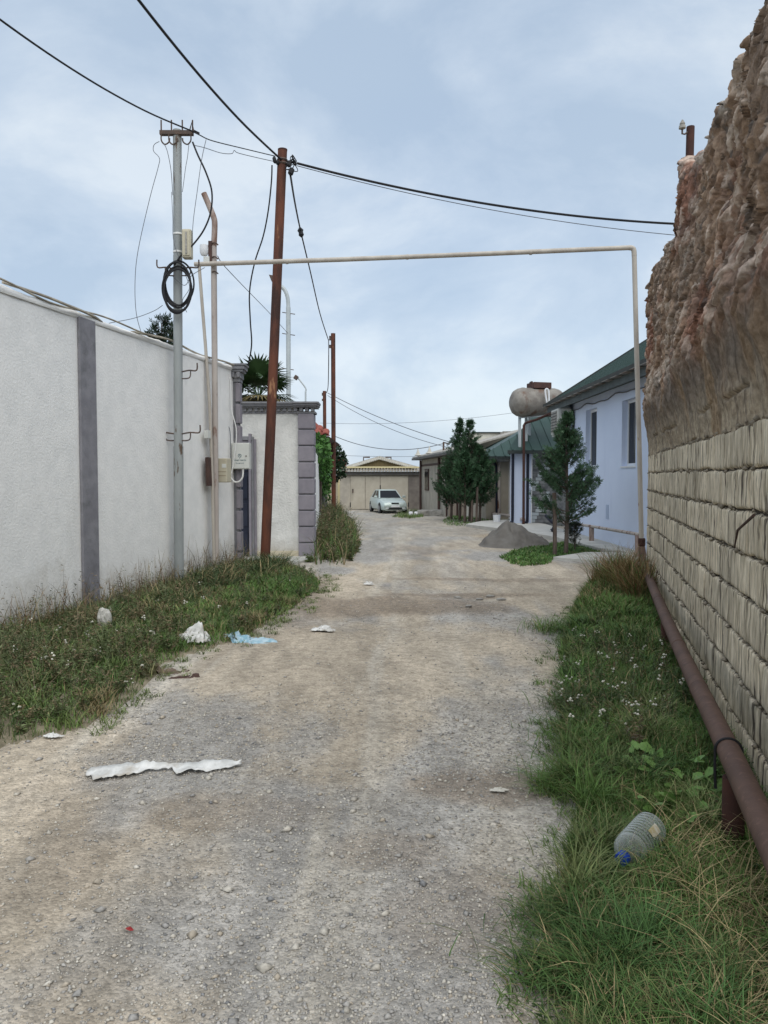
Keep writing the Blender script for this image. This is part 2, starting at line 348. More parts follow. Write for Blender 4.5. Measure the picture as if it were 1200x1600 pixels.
def HR(x, y):
    return slope(y) + .05*fbm(np.asarray(x)*.45, np.asarray(y)*.35, 3.3, 3) + .022*fbm(np.asarray(x)*1.7, np.asarray(y)*1.1, 1.3, 3) + .010*fbm(np.asarray(x)*6, np.asarray(y)*6, 5.1, 3)
# the far ground sheet
xs = np.concatenate([np.linspace(-900, -40, 12), np.linspace(-30, 40, 36), np.linspace(60, 900, 12)])
ys = np.concatenate([np.linspace(-400, -20, 8), np.linspace(-10, 70, 60), np.linspace(90, 1500, 14)])
X, Y = np.meshgrid(xs, ys, indexing='ij')
g_ = np_mesh('ground', np.stack([X, Y, slope(Y)-.12], -1).reshape(-1, 3), grid_faces(len(xs), len(ys))[:, ::-1], M['ground'], kind='structure', smooth=True)
# the gravel road
ys = [-3.0]
while ys[-1] < 62: ys.append(ys[-1] + max(.035, .0115*ys[-1]))
ys = np.array(ys); xs = np.concatenate([np.linspace(-9, -4.6, 30)[:-1], np.linspace(-4.6, 4.6, 260), np.linspace(4.6, 14, 50)[1:]])
X, Y = np.meshgrid(xs, ys, indexing='ij'); Z = HR(X, Y)
def road_col(X, Y):
    dirt = np.array([.42, .362, .284]); grey = np.array([.352, .334, .306]); pale = np.array([.485, .442, .372]); mud = np.array([.235, .19, .145])
    a = sstep(-.10, .22, fbm(X*.9, Y*.45, 8.2, 5) + .25*fbm(X*4, Y*3, 2.2, 3))[..., None]
    c = dirt*(1-a) + grey*a
    # wheel lines of pale dust
    cx = -0.55 + .04*Y
    w = (np.exp(-((X-cx-.15)/.22)**2) + .9*np.exp(-((X-cx+1.35)/.28)**2) + .5*np.exp(-((X-cx-1.0)/.2)**2))*sstep(-.05, .2, fbm((X-.04*Y)*5, Y*.3, 4.4, 4)+.12)
    w = np.clip(w, 0, .85)[..., None]; c = c*(1-w) + pale*w
    tr = fbm((X-.05*Y)*2.6, Y*.16, 17.7, 4)[..., None]; c = c*(1+.38*tr); gs = sstep(.10, .35, fbm((X-.05*Y)*1.9, Y*.22, 27.7, 4))[..., None]*.5; c = c*(1-gs)+grey*.95*gs
    mm = sstep(.14, .40, fbm(X*.8, Y*.30, 12.7, 5))*.5
    for (px, py, rx, ry, k) in ((620, 945, 1.7, .75, .8), (470, 955, .8, .5, .6), (720, 930, 1.3, .25, .75), (790, 1230, .5, .25, .7), (760, 1420, .35, .35, .45), (330, 1270, .6, .25, .4), (610, 1330, .3, .2, .5), (820, 905, 1.3, .25, .5), (640, 820, .9, 1.2, .5), (610, 806, 1.2, .8, .55), (700, 905, 1, .12, .7)):
        g = G(px, py); d = ((X-g.x)/rx)**2 + ((Y-g.y)/ry)**2
        mm = np.maximum(mm, k*sstep(1.25, .35, d + 1.1*fbm(X*2.2, Y*1.6, 6.6+px, 4)))
    mm = mm[..., None]; c = c*(1-mm) + mud*mm
    gq = G(770, 838); d = np.exp(-(((X-gq.x)/.7)**2 + ((Y-gq.y)/1.1)**2)*1.5)[..., None]; c = c*(1-.7*d) + np.array([.40, .27, .13])*.7*d
    # green-brown fringe next to the verges
    far = sstep(14, 24, Y)[..., None]*.55; c = c*(1-far) + np.array([.31, .295, .265])*far
    return c*(1 + .30*fbm(X*6, Y*2.5, 1.1, 5)[..., None])
np_mesh('gravel_road', np.stack([X, Y, Z], -1).reshape(-1, 3), grid_faces(len(xs), len(ys))[:, ::-1], M['road'], col=road_col(X, Y).reshape(-1, 3), kind='structure', smooth=True)
# loose stones
def scatter_stones(n, yr, smin, smax, seed):
    g = np.random.default_rng(seed); y = yr[0]*(yr[1]/yr[0])**g.random(n*3); x = (g.random(n*3)-.5)*1.12*y + .0
    keep = (inpoly(x, y, POLY_L) < .12) & (inpoly(x, y, POLY_R) < .12) & (x > LX(y)+.1) & (x < RX(np.minimum(y, 10.8))-.1)
    dens = sstep(-.25, .3, fbm(x*.9, y*.45, 8.2, 5)) + .12 + .9*np.exp(-((x-1.0)/.35)**2)*(y < 5)
    keep &= g.random(n*3) < dens; x, y = x[keep][:n], y[keep][:n]; n = len(x)
    s = smin*np.exp(g.random(n)**2.2*math.log(smax/smin)); base = np.array([[1, 0, 0], [-1, 0, 0], [0, 1, 0], [0, -1, 0], [0, 0, 1], [0, 0, -1]], float)
    V = base[None]*(1 + .45*(g.random((n, 6, 1))-.5)) + .38*(g.random((n, 6, 3))-.5); V[..., 2] *= .5; V[..., 1] *= .75
    a = g.random(n)*2*np.pi; ca, sa = np.cos(a)[:, None], np.sin(a)[:, None]
    vx = V[..., 0]*ca-V[..., 1]*sa; vy = V[..., 0]*sa+V[..., 1]*ca
    V = np.stack([vx, vy, V[..., 2]], -1)*s[:, None, None]*.5; V[..., 0] += x[:, None]; V[..., 1] += y[:, None]; V[..., 2] += (HR(x, y)+s*.1)[:, None]
    F = np.array([[0, 2, 4], [2, 1, 4], [1, 3, 4], [3, 0, 4], [2, 0, 5], [1, 2, 5], [3, 1, 5], [0, 3, 5]])
    F = (F[None] + (np.arange(n)*6)[:, None, None]).reshape(-1, 3)
    pal = np.array([[.34, .325, .30], [.42, .39, .335], [.50, .47, .41], [.28, .27, .255], [.40, .35, .28], [.20, .20, .20]])
    c = pal[g.choice(6, n, p=[.3, .27, .13, .13, .13, .04])]*(.85+.3*g.random((n, 1)))
    return V.reshape(-1, 3), F, np.repeat(c, 6, 0)
Vs, Fs, Cs, o_ = [], [], [], 0
for a in ((42000, (1.7, 5.5), .004, .022, 1), (22000, (4, 14), .007, .028, 2), (380, (1.8, 12), .025, .055, 3)):
    V, F, c = scatter_stones(*a); Vs.append(V); Fs.append(F+o_); Cs.append(c); o_ += len(V)
np_mesh('loose_gravel', np.concatenate(Vs), np.concatenate(Fs), M['stone'], col=np.concatenate(Cs), kind='stuff')
# verges: banks of soil under the grass
def mound(x, y, poly, h):
    d = inpoly(x, y, poly) + .10*fbm(x*3, y*3, 2.2, 3); return sstep(-.05, .75, d)*h + np.where(d < 0, -.05, .0) + .03*fbm(x*4, y*4, 9.1, 3)*sstep(0, .3, d)
def VL(x, y): return HR(x, y) + mound(x, y, POLY_L, .06) + .012
def VR(x, y): return HR(x, y) + mound(x, y, POLY_R, .05) + .012
def verge(name, poly, fn, st=.06):
    p = np.array(poly); xs = np.arange(p[:, 0].min()-.2, p[:, 0].max()+.2, st); ys = np.arange(p[:, 1].min()-.2, p[:, 1].max()+.2, st)
    X, Y = np.meshgrid(xs, ys, indexing='ij'); Z = fn(X, Y); F = grid_faces(len(xs), len(ys))[:, ::-1]; d = inpoly(X, Y, poly).ravel()
    F = F[(d[F] > -.1).any(1)]
    return np_mesh(name, np.stack([X, Y, Z], -1).reshape(-1, 3), F, M['soil'], kind='structure', smooth=True)
verge('verge_soil_left', POLY_L, VL); verge('verge_soil_right', POLY_R, VR)

# ---------------------------------------------------------------- blades of grass, as one mesh per patch
def blades(x, y, z, h, w, lean, col, g, seg=(0, .38, .72)):
    n = len(x); az = g.random(n)*2*np.pi; dx, dy = np.cos(az), np.sin(az); sx, sy = -dy, dx
    tw = (g.random(n)-.5)*1.6; sx, sy = sx*np.cos(tw)-sy*np.sin(tw), sx*np.sin(tw)+sy*np.cos(tw)
    V = np.zeros((n, 2*len(seg)+1, 3)); C = np.zeros((n, 2*len(seg)+1, 3))
    def pt(t): return x+dx*lean*h*t**1.8, y+dy*lean*h*t**1.8, z+h*(t-.42*np.minimum(lean, 1.4)*t**2.4)
    for i, t in enumerate(seg):
        px, py, pz = pt(t); ww = w*(1-t**1.6*.75)/2
        V[:, 2*i] = np.stack([px-sx*ww, py-sy*ww, pz], -1); V[:, 2*i+1] = np.stack([px+sx*ww, py+sy*ww, pz], -1)
    V[:, -1] = np.stack(pt(1.0), -1); C[:] = col[:, None, :]
    k = V.shape[1]; F = []
    for i in range(len(seg)-1): a = 2*i; F += [[a, a+1, a+3], [a, a+3, a+2]]
    F += [[k-3, k-2, k-1]]
    F = (np.array(F)[None] + (np.arange(n)*k)[:, None, None]).reshape(-1, 3)
    return V.reshape(-1, 3), F, C.reshape(-1, 3)
def in_patch(poly, n, g, dens=None, margin=0.0):
    p = np.array(poly); lo, hi = p.min(0), p.max(0); X, Y = [], []; c = 0
    for _ in range(60):
        x = lo[0]+(hi[0]-lo[0])*g.random(n); y = lo[1]+(hi[1]-lo[1])*g.random(n); d = inpoly(x, y, poly) + .13*fbm(x*3.2, y*3.2, 7.7, 3)
        k = d > margin
        if dens is not None: k &= g.random(n) < dens(x, y, d)
        X.append(x[k]); Y.append(y[k]); c += k.sum()
        if c >= n: break
    return np.concatenate(X)[:n], np.concatenate(Y)[:n]
def merge(parts):
    o = 0; V, F, C = [], [], []
    for v, f, c in parts: V.append(v); F.append(f+o); C.append(c); o += len(v)
    return np.concatenate(V), np.concatenate(F), np.concatenate(C)
GREEN = np.array([.12, .215, .052]); DEEP = np.array([.055, .108, .029]); OLIVE = np.array([.12, .14, .05]); STRAW = np.array([.34, .27, .14]); BROWN = np.array([.15, .095, .05])
def grass_cols(x, y, g, dry):
    n = len(x); t = np.clip(.5+1.3*fbm(x*1.3, y*1.3, 3.1, 3), 0, 1)[:, None]; c = DEEP*(1-t)+GREEN*t
    o = (g.random(n) < .25)[:, None]; c = np.where(o, OLIVE, c)
    d = g.random(n) < dry; c = np.where(d[:, None], STRAW*(.55+.6*g.random((n, 1))), c)
    return c*(.75+.5*g.random((n, 1)))
# ================================================================ LEFT WALL (white, with the grey pilaster)
def wallpt(y, off, z): # point on the left wall line moved off towards the road
    n = Vector((1, -.2117, 0)).normalized(); return Vector((LX(y), y, z)) + n*off
LW = thing('boundary_wall', 'long tall white stucco wall with one grey pilaster along the left of the lane', 'wall', (LX(8), 8, 0))
HW = 3.37
def wall_slab(mb, y0, y1, off0, off1, z0, z1):
    a, b = wallpt(y0, off0, z0), wallpt(y1, off0, z0); c, d = wallpt(y1, off1, z0), wallpt(y0, off1, z0); u = Vector((0, 0, z1-z0))
    mb.add([a, b, c, d, a+u, b+u, c+u, d+u], [(3, 2, 1, 0), (4, 5, 6, 7), (0, 1, 5, 4), (1, 2, 6, 5), (2, 3, 7, 6), (3, 0, 4, 7)])
y_p0, y_p1 = 8.52, 8.82
mb = MB(); wall_slab(mb, -2, 12.72, -.3, 0, -.3, HW); mb.build('wall_face', M['plaster'], LW)
# rough hand-laid crest of mortar on top
n = 260; cy = np.linspace(-2, 12.72, n); V = []
for i, y in enumerate(cy):
    for j, (o, z) in enumerate(((.012, HW-.03), (.03, HW+.0), (.015, HW+.035), (-.15, HW+.05), (-.31, HW+.03), (-.32, HW-.03))):
        k = .025*float(fbm(y*3.3, j*1.7, 2.0, 3)); p = wallpt(y, o+k*.6, z+(k if 0 < j < 5 else 0)); V.append(p)
np_mesh('wall_crest', V, grid_faces(n, 6), M['plaster'], parent=LW, smooth=True)
mb = MB(); wall_slab(mb, y_p0, y_p1, .004, .035, -.2, HW-.01); mb.build('pilaster', M['greypaint'], LW, bevel=.006)
# patches of bare render low on the wall
for (px, py, w, h) in ((150, 890, .16, .3), (238, 885, .13, .22)):
    pass
# old cable lying on top of the wall
pts = spline([wallpt(y, .05+.04*math.sin(y*2.1), HW+.055+.02*math.sin(y*3.7)) for y in np.linspace(4.5, 10.2, 22)], 4)
MB().tube(pts, .011, 6).solo('cable', M['tancable'], 'tan weathered cable lying along the top of the white wall', 'cable', tuple(pts[0]), smooth=True)
pts = spline([wallpt(y, .03+.05*math.sin(y*3.1+1), HW+.045+.035*max(0, math.sin(y*1.9))) - Vector((0, 0, .1*math.exp(-((y-9.3)/.25)**2))) for y in np.linspace(7.4, 12.6, 26)], 4)
MB().tube(pts, .016, 6).solo('cable', M['tancable'], 'thicker pale cable sagging over the wall top at the grey pilaster', 'cable', tuple(pts[0]), smooth=True)

# ================================================================ GATE RECESS at the end of the wall
# the return pilaster with capital at the end of the long wall
ye = 12.74; xe = LX(ye)
GP = thing('gate_pillar', 'narrow grey gate pillar with stepped capital at the end of the white wall', 'pillar', (xe, ye+.25, 0))
z = 0.0
MB().span((xe-.28, ye, -.2), (xe+.075, ye+.2, 3.16)).build('shaft', M['cornice'], GP)
for k in range(9):
    MB().span((xe+.035, ye-.03, .02+k*.352), (xe+.115, ye+.16, .33+k*.352)).build('quoin_block', M['mauve'], GP, bevel=.012)
cp = MB()
for (z0, z1, o) in ((3.16, 3.22, .06), (3.22, 3.32, .10), (3.32, 3.36, .17), (3.36, 3.42, .22), (3.42, 3.45, .26)): cp.span((xe-.28, ye-o*.5, z0), (xe+.075+o*.55, ye+.25, z1))
cp.build('capital', M['cornice'], GP, bevel=.008)
for k in range(4): MB().span((xe-.20+.09*k, ye-.095, 3.235), (xe-.15+.09*k, ye-.03, 3.315)).build('dentil', M['cornice'], GP)
# fronto-parallel wall with cornice, dentils and quoin pillar
yg = 14.8; xl, xr = P(362, 800, yg).x, P(491, 800, yg).x; xq = P(467, 800, yg).x; ztop = 2.98
GW = thing('gate_wall', 'grey white wall with mauve quoin pillar and dentil cornice facing the lane', 'wall', (xr-.6, yg, 0))
MB().span((xl-2.6, yg, -.2), (xq, yg+.3, ztop-.02)).build('wall_face', M['plaster2'], GW)
MB().span((xl, yg-.02, .0), (xq-.002, yg-.002, .17)).build('plinth', M['cream'], GW)
MB().span((xq, yg-.02, -.2), (xr-.02, yg+.35, ztop-.14)).build('pillar_core', M['cornice'], GW)
nq = 9; zz = np.linspace(.02, ztop-.16, nq+1)
for k in range(nq): MB().span((xq-.005, yg-.055, zz[k]+.012), (xr+.003, yg+.36, zz[k+1]-.012)).build('quoin_block', M['mauve'], GW, bevel=.016)
co = MB()
for (z0, z1, o) in ((ztop-.17, ztop-.13, .02), (ztop-.06, ztop-.03, .10), (ztop-.03, ztop+.01, .14), (ztop+.01, ztop+.045, .17)): co.span((xl-2.6, yg-o, z0), (xr+.02+o*.5, yg+.35, z1))
for (z0, z1, o) in ((ztop-.17, ztop-.128, .06), (ztop-.058, ztop-.032, .14), (ztop-.028, ztop+.008, .18), (ztop+.012, ztop+.043, .21)): co.span((xq-.08, yg-o, z0), (xr+o*.38, yg+.37, z1))
co.build('cornice', M['cornice'], GW)
x = xl-.4
while x < xr-.03:
    o = .10 if x > xq-.09 else .06; MB().span((x, yg-o, ztop-.128), (x+.058, yg+.1, ztop-.062)).build('dentil', M['cornice'], GW); x += .108
# gate opening seen edge-on between pillar and wall: jamb mouldings and dark steel door
xj = P(388, 800, yg-.2).x
for k, (a, b, o) in enumerate(((-.16, -.115, .14), (-.115, -.075, .10), (-.075, -.03, .06))):
    MB().span((xj+a+.16, yg-o, .02), (xj+b+.16, yg-.002, 2.42-.05*k)).build('jamb_moulding', M['mauve'] if k != 1 else M['cornice'], GW, bevel=.006)
MB().span((xl-1.2, yg-.13, 2.30), (xj+.06, yg-.003, 2.37)).build('lintel_moulding', M['cornice'], GW)
MB().span((xl-1.2, yg-.10, 2.24), (xj+.0, yg-.004, 2.297)).build('lintel_moulding', M['mauve'], GW)
GD = thing('steel_gate', 'dark blue steel gate leaf standing in the recess beside the gate pillar', 'gate', (xj-.35, yg-.06, 0))
MB().span((xj-1.3, yg-.07, .05), (xj-.005, yg-.03, 2.2)).build('gate_leaf', M['door'], GD, bevel=.004)
for k in range(4): MB().span((xj-1.2, yg-.09, .12+k*.53), (xj-.03, yg-.072, .56+k*.53)).build('gate_panel', M['door'], GD, bevel=.006)
MB().span((xj-.22, yg-.13, 1.0), (xj-.2, yg-.092, 1.25)).build('handle', M['iron'], GD)
# concrete apron in front
MB().prism([(P(420, 800, 12.9).x-.6, 13.05, 0), (-1.75, 13.35, 0), (-1.28, 14.6, 0), (-1.28, 14.83, 0), (-3.4, 14.83, 0)], (0, 0, .07)).build('concrete_apron', M['concrete'], kind='structure', bevel=.01)
# wall running on behind the quoin pillar
FW = thing('side_fence_wall', 'low pale wall running away behind the mauve quoin pillar under a vine', 'wall', (-1.5, 18, 0))
mb = MB(); a, b = Vector((xr-.04, yg+.36, -.2)), Vector((P(503, 800, 30).x, 30, -.2)); mb.prism([a, b, b+Vector((-.25, 0, 0)), a+Vector((-.25, 0, 0))], (0, 0, 2.35)); mb.build('wall_face', M['plaster'], FW)
mb = MB(); mb.prism([b+Vector((.02, -.1, 0)), b+Vector((.06, .12, 0)), b+Vector((-.28, .12, 0)), b+Vector((-.28, -.1, 0))], (0, 0, 2.5)); mb.build('end_post', M['dark'], FW)

# ================================================================ RIGHT WALL: limestone courses under an overhanging crust
RWT = thing('stone_wall', 'old tall weathered stone block wall with an overhanging lumpy crust on the right', 'wall', tuple(RW0))
def rw(s, z, o): return RW0 + RWD*s + RWN*o + Vector((0, 0, z))
RWL = 9.6
mb = MB(); a, b, c, d = rw(0.02, -.2, -.03), rw(RWL, -.2, -.03), rw(RWL, -.2, -.55), rw(.02, -.2, -.55); mb.prism([a, b, c, d], (0, 0, 2.3)); mb.build('wall_core', M['joint'], RWT)
CH = .243; ZB = -.05
bg_ = np.random.default_rng(11); nblock = 0
for cidx in range(8):
    z0 = ZB + cidx*CH; s = -.0 if cidx % 2 else -.0; first = .15 if cidx % 2 else .31
    while s < RWL-.05:
        L_ = first if s <= 0 else .31 + .07*(bg_.random()-.5); first = .31
        s1 = min(s+L_, RWL); fine = s > 3.5
        ns, nz = (28, 11) if s1 < 7.9 else (8, 6)
        us = np.linspace(0, 1, ns);  vs_ = np.linspace(0, 1, nz); vs_ = vs_-.10*np.sin(2*np.pi*vs_); U, W = np.meshgrid(us, vs_, indexing='ij')
        S = s + .002 + U*(s1-s-.004); z0w = z0 + .010*vnoise(S*1.3, cidx*3.1, 1) ; z1w = z0 + CH + .010*vnoise(S*1.3, (cidx+1)*3.1, 1)
        jt = .007+.006*vnoise(S*5, cidx*5.3, 2.0)+.006*vnoise(S*19, cidx*2.3, 2.0)
        Z = z0w + jt + W*(z1w-z0w-2*jt)
        edge = np.minimum(W, 1-W)*CH; edgev = np.minimum(U, 1-U)*(s1-s)
        gr = vnoise(S*30+cidx*3.7, Z*1.5+cidx*7, 5.5)+.8*vnoise(S*66, Z*2.2+cidx*3, 7.5); O = .003*bg_.standard_normal() + .005*gr - .014*np.clip(gr-.45, 0, 1) + .008*fbm(S*11, Z*13, 1.2, 3) - .02*np.clip(fbm(S*9+40, Z*10, 8.2, 3)-.22, 0, 1); tone = .88+.24*bg_.random()
        O = O - .015*np.exp(-edge/.005) - .005*np.exp(-edgev/.003) ; O = np.maximum(O, -.024)
        pts = np.array(RW0)[None, None] + S[..., None]*np.array(RWD) + O[..., None]*np.array(RWN); pts[..., 2] += Z
        V = pts.reshape(-1, 3); F = grid_faces(ns, nz)
        rim = [i*nz for i in range(ns)] + [(ns-1)*nz+j for j in range(1, nz)] + [i*nz+nz-1 for i in range(ns-2, -1, -1)] + [j for j in range(nz-2, 0, -1)]
        back = V[rim] - np.array(RWN)*.05; nv = len(V); V = np.concatenate([V, back]); m_ = len(rim)
        F = np.concatenate([F, [[rim[(k+1) % m_], rim[k], nv+k, nv+(k+1) % m_] for k in range(m_)]])
        bc = np.array([.73, .64, .495])*tone*(1+.10*fbm(S*3, Z*3, 4, 3)[..., None]); ks = (sstep(.25, .75, gr)*(.45+.55*np.clip(.5+1.4*fbm(S*2.2, Z*3, 14, 3), 0, 1)))[..., None]*.9; bc = bc*(1-ks)+np.array([.17, .145, .11])*ks; kl = sstep(.15, .5, fbm(S*2, Z*2.5, 44, 3))[..., None]*.35; bc = bc*(1-kl)+np.array([.40, .36, .29])*kl; bc = np.concatenate([bc.reshape(-1, 3), bc.reshape(-1, 3)[rim]]); np_mesh('block', V, F, M['block'], parent=RWT, col=bc); nblock += 1; s = s1
# crumbs of mortar along the joints
g = np.random.default_rng(5); n = 1300; s = g.random(n)**.9*RWL; ci = g.integers(1, 9, n); z = ZB+ci*CH+.010*vnoise(s*1.3, ci*3.1, 1)+(g.random(n)-.5)*.022; sz = .005+.024*g.random(n)**3
base = np.array([[1, 0, 0], [-1, 0, 0], [0, 1, 0], [0, -1, 0], [0, 0, 1], [0, 0, -1]], float)
V = (base[None]*(1+.5*(g.random((n, 6, 1))-.5))+.3*(g.random((n, 6, 3))-.5))*sz[:, None, None]; V[..., 2] *= .7
ctr = np.array(RW0)[None] + s[:, None]*np.array(RWD) + (-.012+.012*g.random((n, 1)))*np.array(RWN); ctr[:, 2] += z
F = np.array([[0, 2, 4], [2, 1, 4], [1, 3, 4], [3, 0, 4], [2, 0, 5], [1, 2, 5], [3, 1, 5], [0, 3, 5]])
np_mesh('mortar', (V+ctr[:, None]).reshape(-1, 3), (F[None]+(np.arange(n)*6)[:, None, None]).reshape(-1, 3), M['mortar'], parent=RWT, kind='stuff')
# the crust above: rough lumps, a lip that overhangs and a fibrous underside
prof_d = [1.0, 3.4, 3.82, 4.4, 4.66, 4.99, 5.3, 5.42, 5.5, 6.3, 6.5, 7.4, 7.72, 7.84, 8.2, 9.2, 9.75, 10.2, 10.9]
prof_z = [3.9, 3.95, 3.97, 4.07, 4.05, 4.0, 4.12, 4.1, 4.03, 4.2, 4.22, 4.55, 4.68, 4.02, 4.06, 4.22, 4.26, 4.15, 4.12]
ns, nz = 620, 190; S = np.linspace(-.0, RWL, ns)[:, None]; v = np.linspace(0, 1, nz)[None, :]
dY = 10.9 - S*abs(RWD.y); zt = np.interp(dY.ravel(), prof_d[:], prof_z[:])[:, None] + .09*fbm(S*3, 0, 4.4, 3) + .03*vnoise(S*12, 3, 1)
zb = 1.86 + .05*vnoise(S*2.1, 1, 1) + .03*vnoise(S*7, 2, 1)
Z = zb + (zt-zb)*v
SS = S + 0*Z
lip = 2.46 + .14*vnoise(SS*1.1, 0, 3) + .10*vnoise(SS*3.5, 1, 3) + .05*vnoise(SS*9, 4, 3)
rise = sstep(1.95, 0, lip-Z)  # unused shape helper
under = np.clip((Z-1.86)/(lip-1.86), 0, 1)
prof = np.where(Z < lip, -.015+.12*under**1.7, .10-.09*sstep(0, .5, Z-lip)-.0*sstep(.4, 1.8, Z-lip))
w1 = .10*fbm(SS*1.6+Z*.9, Z*1.2, 2.2, 3)*sstep(2.2, 2.9, Z)
ridge = lambda a: 1-np.abs(a)*2
q = .89*SS + .45*Z; q2 = .89*Z - .45*SS   # lumps stretched along a slant
up = sstep(2.35, 2.75, Z)
def worley(x, y):  # the nearest scattered point: offset to it, its distance and that cell's own numbers
    xi, yi = np.floor(x).astype(np.int64), np.floor(y).astype(np.int64); d1 = np.full(x.shape, 9.); idn = np.zeros(x.shape); tl = np.zeros(x.shape); z0_ = np.zeros_like(xi)
    for i in (-1, 0, 1):
        for j in (-1, 0, 1):
            a, b_ = xi+i, yi+j; dx = x-a-.1-.8*_h(a, b_, z0_+1); dy = y-b_-.1-.8*_h(a, b_, z0_+2); d = np.hypot(dx, dy); m_ = d < d1
            d1 = np.where(m_, d, d1); idn = np.where(m_, _h(a, b_, z0_+3), idn); tl = np.where(m_, dx*(_h(a, b_, z0_+4)*2-1)+dy*(_h(a, b_, z0_+5)*2-1)*1.3-dy*.35, tl)
    return d1, idn, tl
wq, wq2 = .8*fbm(SS*5, Z*6, 9.9, 3), .8*fbm(SS*5, Z*6, 19.9, 3)
dA, iA, tA = worley(q*3.6+wq, q2*7.5+wq2); dB, iB, tB = worley(q*8+5+wq, q2*16+wq2); dC, iC, tC = worley(q*19+9+wq, q2*34+wq2)
rnd = lambda d: np.sqrt(np.clip(1-(d/.98)**2, 0, 1))-.6
lum = .045*(iA-.5) + .040*tA + .035*rnd(dA) + .038*(iB-.5) + .030*tB + .026*rnd(dB) + .014*(iC-.5) + .012*tC + .02*fbm(q*22, q2*30, 2.5, 3) - .06*np.clip(fbm(q*6, q2*9, 7.5, 3)-.2, 0, 1)
lum = .10*np.tanh(lum/.10)
gf = vnoise(SS*27, Z*2.0, 1.1)+.8*vnoise(SS*60, Z*4, 2.1); fib = .014*gf - .022*np.clip(gf-.4, 0, 1) + .028*fbm(SS*7, Z*7, 3.3, 4) - .035*np.exp(-((Z-2.115-.025*vnoise(SS*2.3, 1, 5)-.01*vnoise(SS*9, 1, 5))/.011)**2)*sstep(-.3, .2, vnoise(SS*1.7, 3, 8)+.2)
endf = sstep(0, .35, SS)
O = prof*(.55+.45*endf) + w1 + lum*up + fib*(1-up)
# round the crest back
tt = np.clip((zt-Z)/.07, 0, 1); O = O - .06*(1-np.sqrt(tt*(2-tt)))
pts = np.array(RW0)[None, None] + (SS)[..., None]*np.array(RWD) + O[..., None]*np.array(RWN); pts[..., 2] += Z
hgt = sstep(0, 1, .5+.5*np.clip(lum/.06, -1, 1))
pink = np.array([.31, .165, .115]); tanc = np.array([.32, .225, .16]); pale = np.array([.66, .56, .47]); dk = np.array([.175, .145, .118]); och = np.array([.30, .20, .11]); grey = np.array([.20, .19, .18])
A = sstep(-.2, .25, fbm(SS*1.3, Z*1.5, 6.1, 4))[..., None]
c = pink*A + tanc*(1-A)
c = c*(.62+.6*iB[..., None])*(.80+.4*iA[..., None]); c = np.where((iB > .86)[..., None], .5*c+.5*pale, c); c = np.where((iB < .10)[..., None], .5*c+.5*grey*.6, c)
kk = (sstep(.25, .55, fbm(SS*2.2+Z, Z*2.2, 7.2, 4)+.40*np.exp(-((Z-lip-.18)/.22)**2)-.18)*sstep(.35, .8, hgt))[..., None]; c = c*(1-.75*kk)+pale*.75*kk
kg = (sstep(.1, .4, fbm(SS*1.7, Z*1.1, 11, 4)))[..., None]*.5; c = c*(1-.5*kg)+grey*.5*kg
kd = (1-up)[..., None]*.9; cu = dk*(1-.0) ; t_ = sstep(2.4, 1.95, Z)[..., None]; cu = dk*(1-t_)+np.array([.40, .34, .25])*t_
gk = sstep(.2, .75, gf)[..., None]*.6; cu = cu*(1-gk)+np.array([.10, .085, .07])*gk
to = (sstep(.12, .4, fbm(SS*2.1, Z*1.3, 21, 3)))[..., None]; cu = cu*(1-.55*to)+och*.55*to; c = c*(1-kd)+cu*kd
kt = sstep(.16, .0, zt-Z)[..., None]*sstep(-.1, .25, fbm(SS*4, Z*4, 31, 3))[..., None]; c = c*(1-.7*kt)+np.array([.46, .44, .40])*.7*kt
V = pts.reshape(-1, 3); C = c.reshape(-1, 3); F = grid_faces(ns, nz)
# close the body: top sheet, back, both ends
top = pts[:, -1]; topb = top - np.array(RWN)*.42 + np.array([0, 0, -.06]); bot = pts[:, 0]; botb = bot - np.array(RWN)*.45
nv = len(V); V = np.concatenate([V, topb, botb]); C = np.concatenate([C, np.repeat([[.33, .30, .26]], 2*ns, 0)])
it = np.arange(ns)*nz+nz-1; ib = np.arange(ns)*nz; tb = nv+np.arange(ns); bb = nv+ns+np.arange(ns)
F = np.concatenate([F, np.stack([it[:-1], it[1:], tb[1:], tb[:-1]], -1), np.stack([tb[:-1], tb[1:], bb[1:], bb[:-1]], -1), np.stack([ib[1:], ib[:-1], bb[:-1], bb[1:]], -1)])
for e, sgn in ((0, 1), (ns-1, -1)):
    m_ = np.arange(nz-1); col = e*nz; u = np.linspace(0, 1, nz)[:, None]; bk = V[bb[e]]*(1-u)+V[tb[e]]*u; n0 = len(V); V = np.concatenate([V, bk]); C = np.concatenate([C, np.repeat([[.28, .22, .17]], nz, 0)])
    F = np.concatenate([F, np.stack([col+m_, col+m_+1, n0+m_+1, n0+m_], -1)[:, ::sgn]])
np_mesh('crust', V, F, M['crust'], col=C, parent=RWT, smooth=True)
# a twig stuck in a joint
p = P(1178, 800, 4.02)
a = rw((10.9-3.98)/abs(RWD.y), 1.40, .02); b = rw((10.9-4.42)/abs(RWD.y), 1.19, .03)
MB().tube([a, a.lerp(b, .5)+RWN*.03+Vector((0, 0, .012)), b], [.009, .007, .004], 6).solo('twig', M['brown'], 'thin brown twig sticking out of a joint in the stone wall', 'twig', tuple(a))
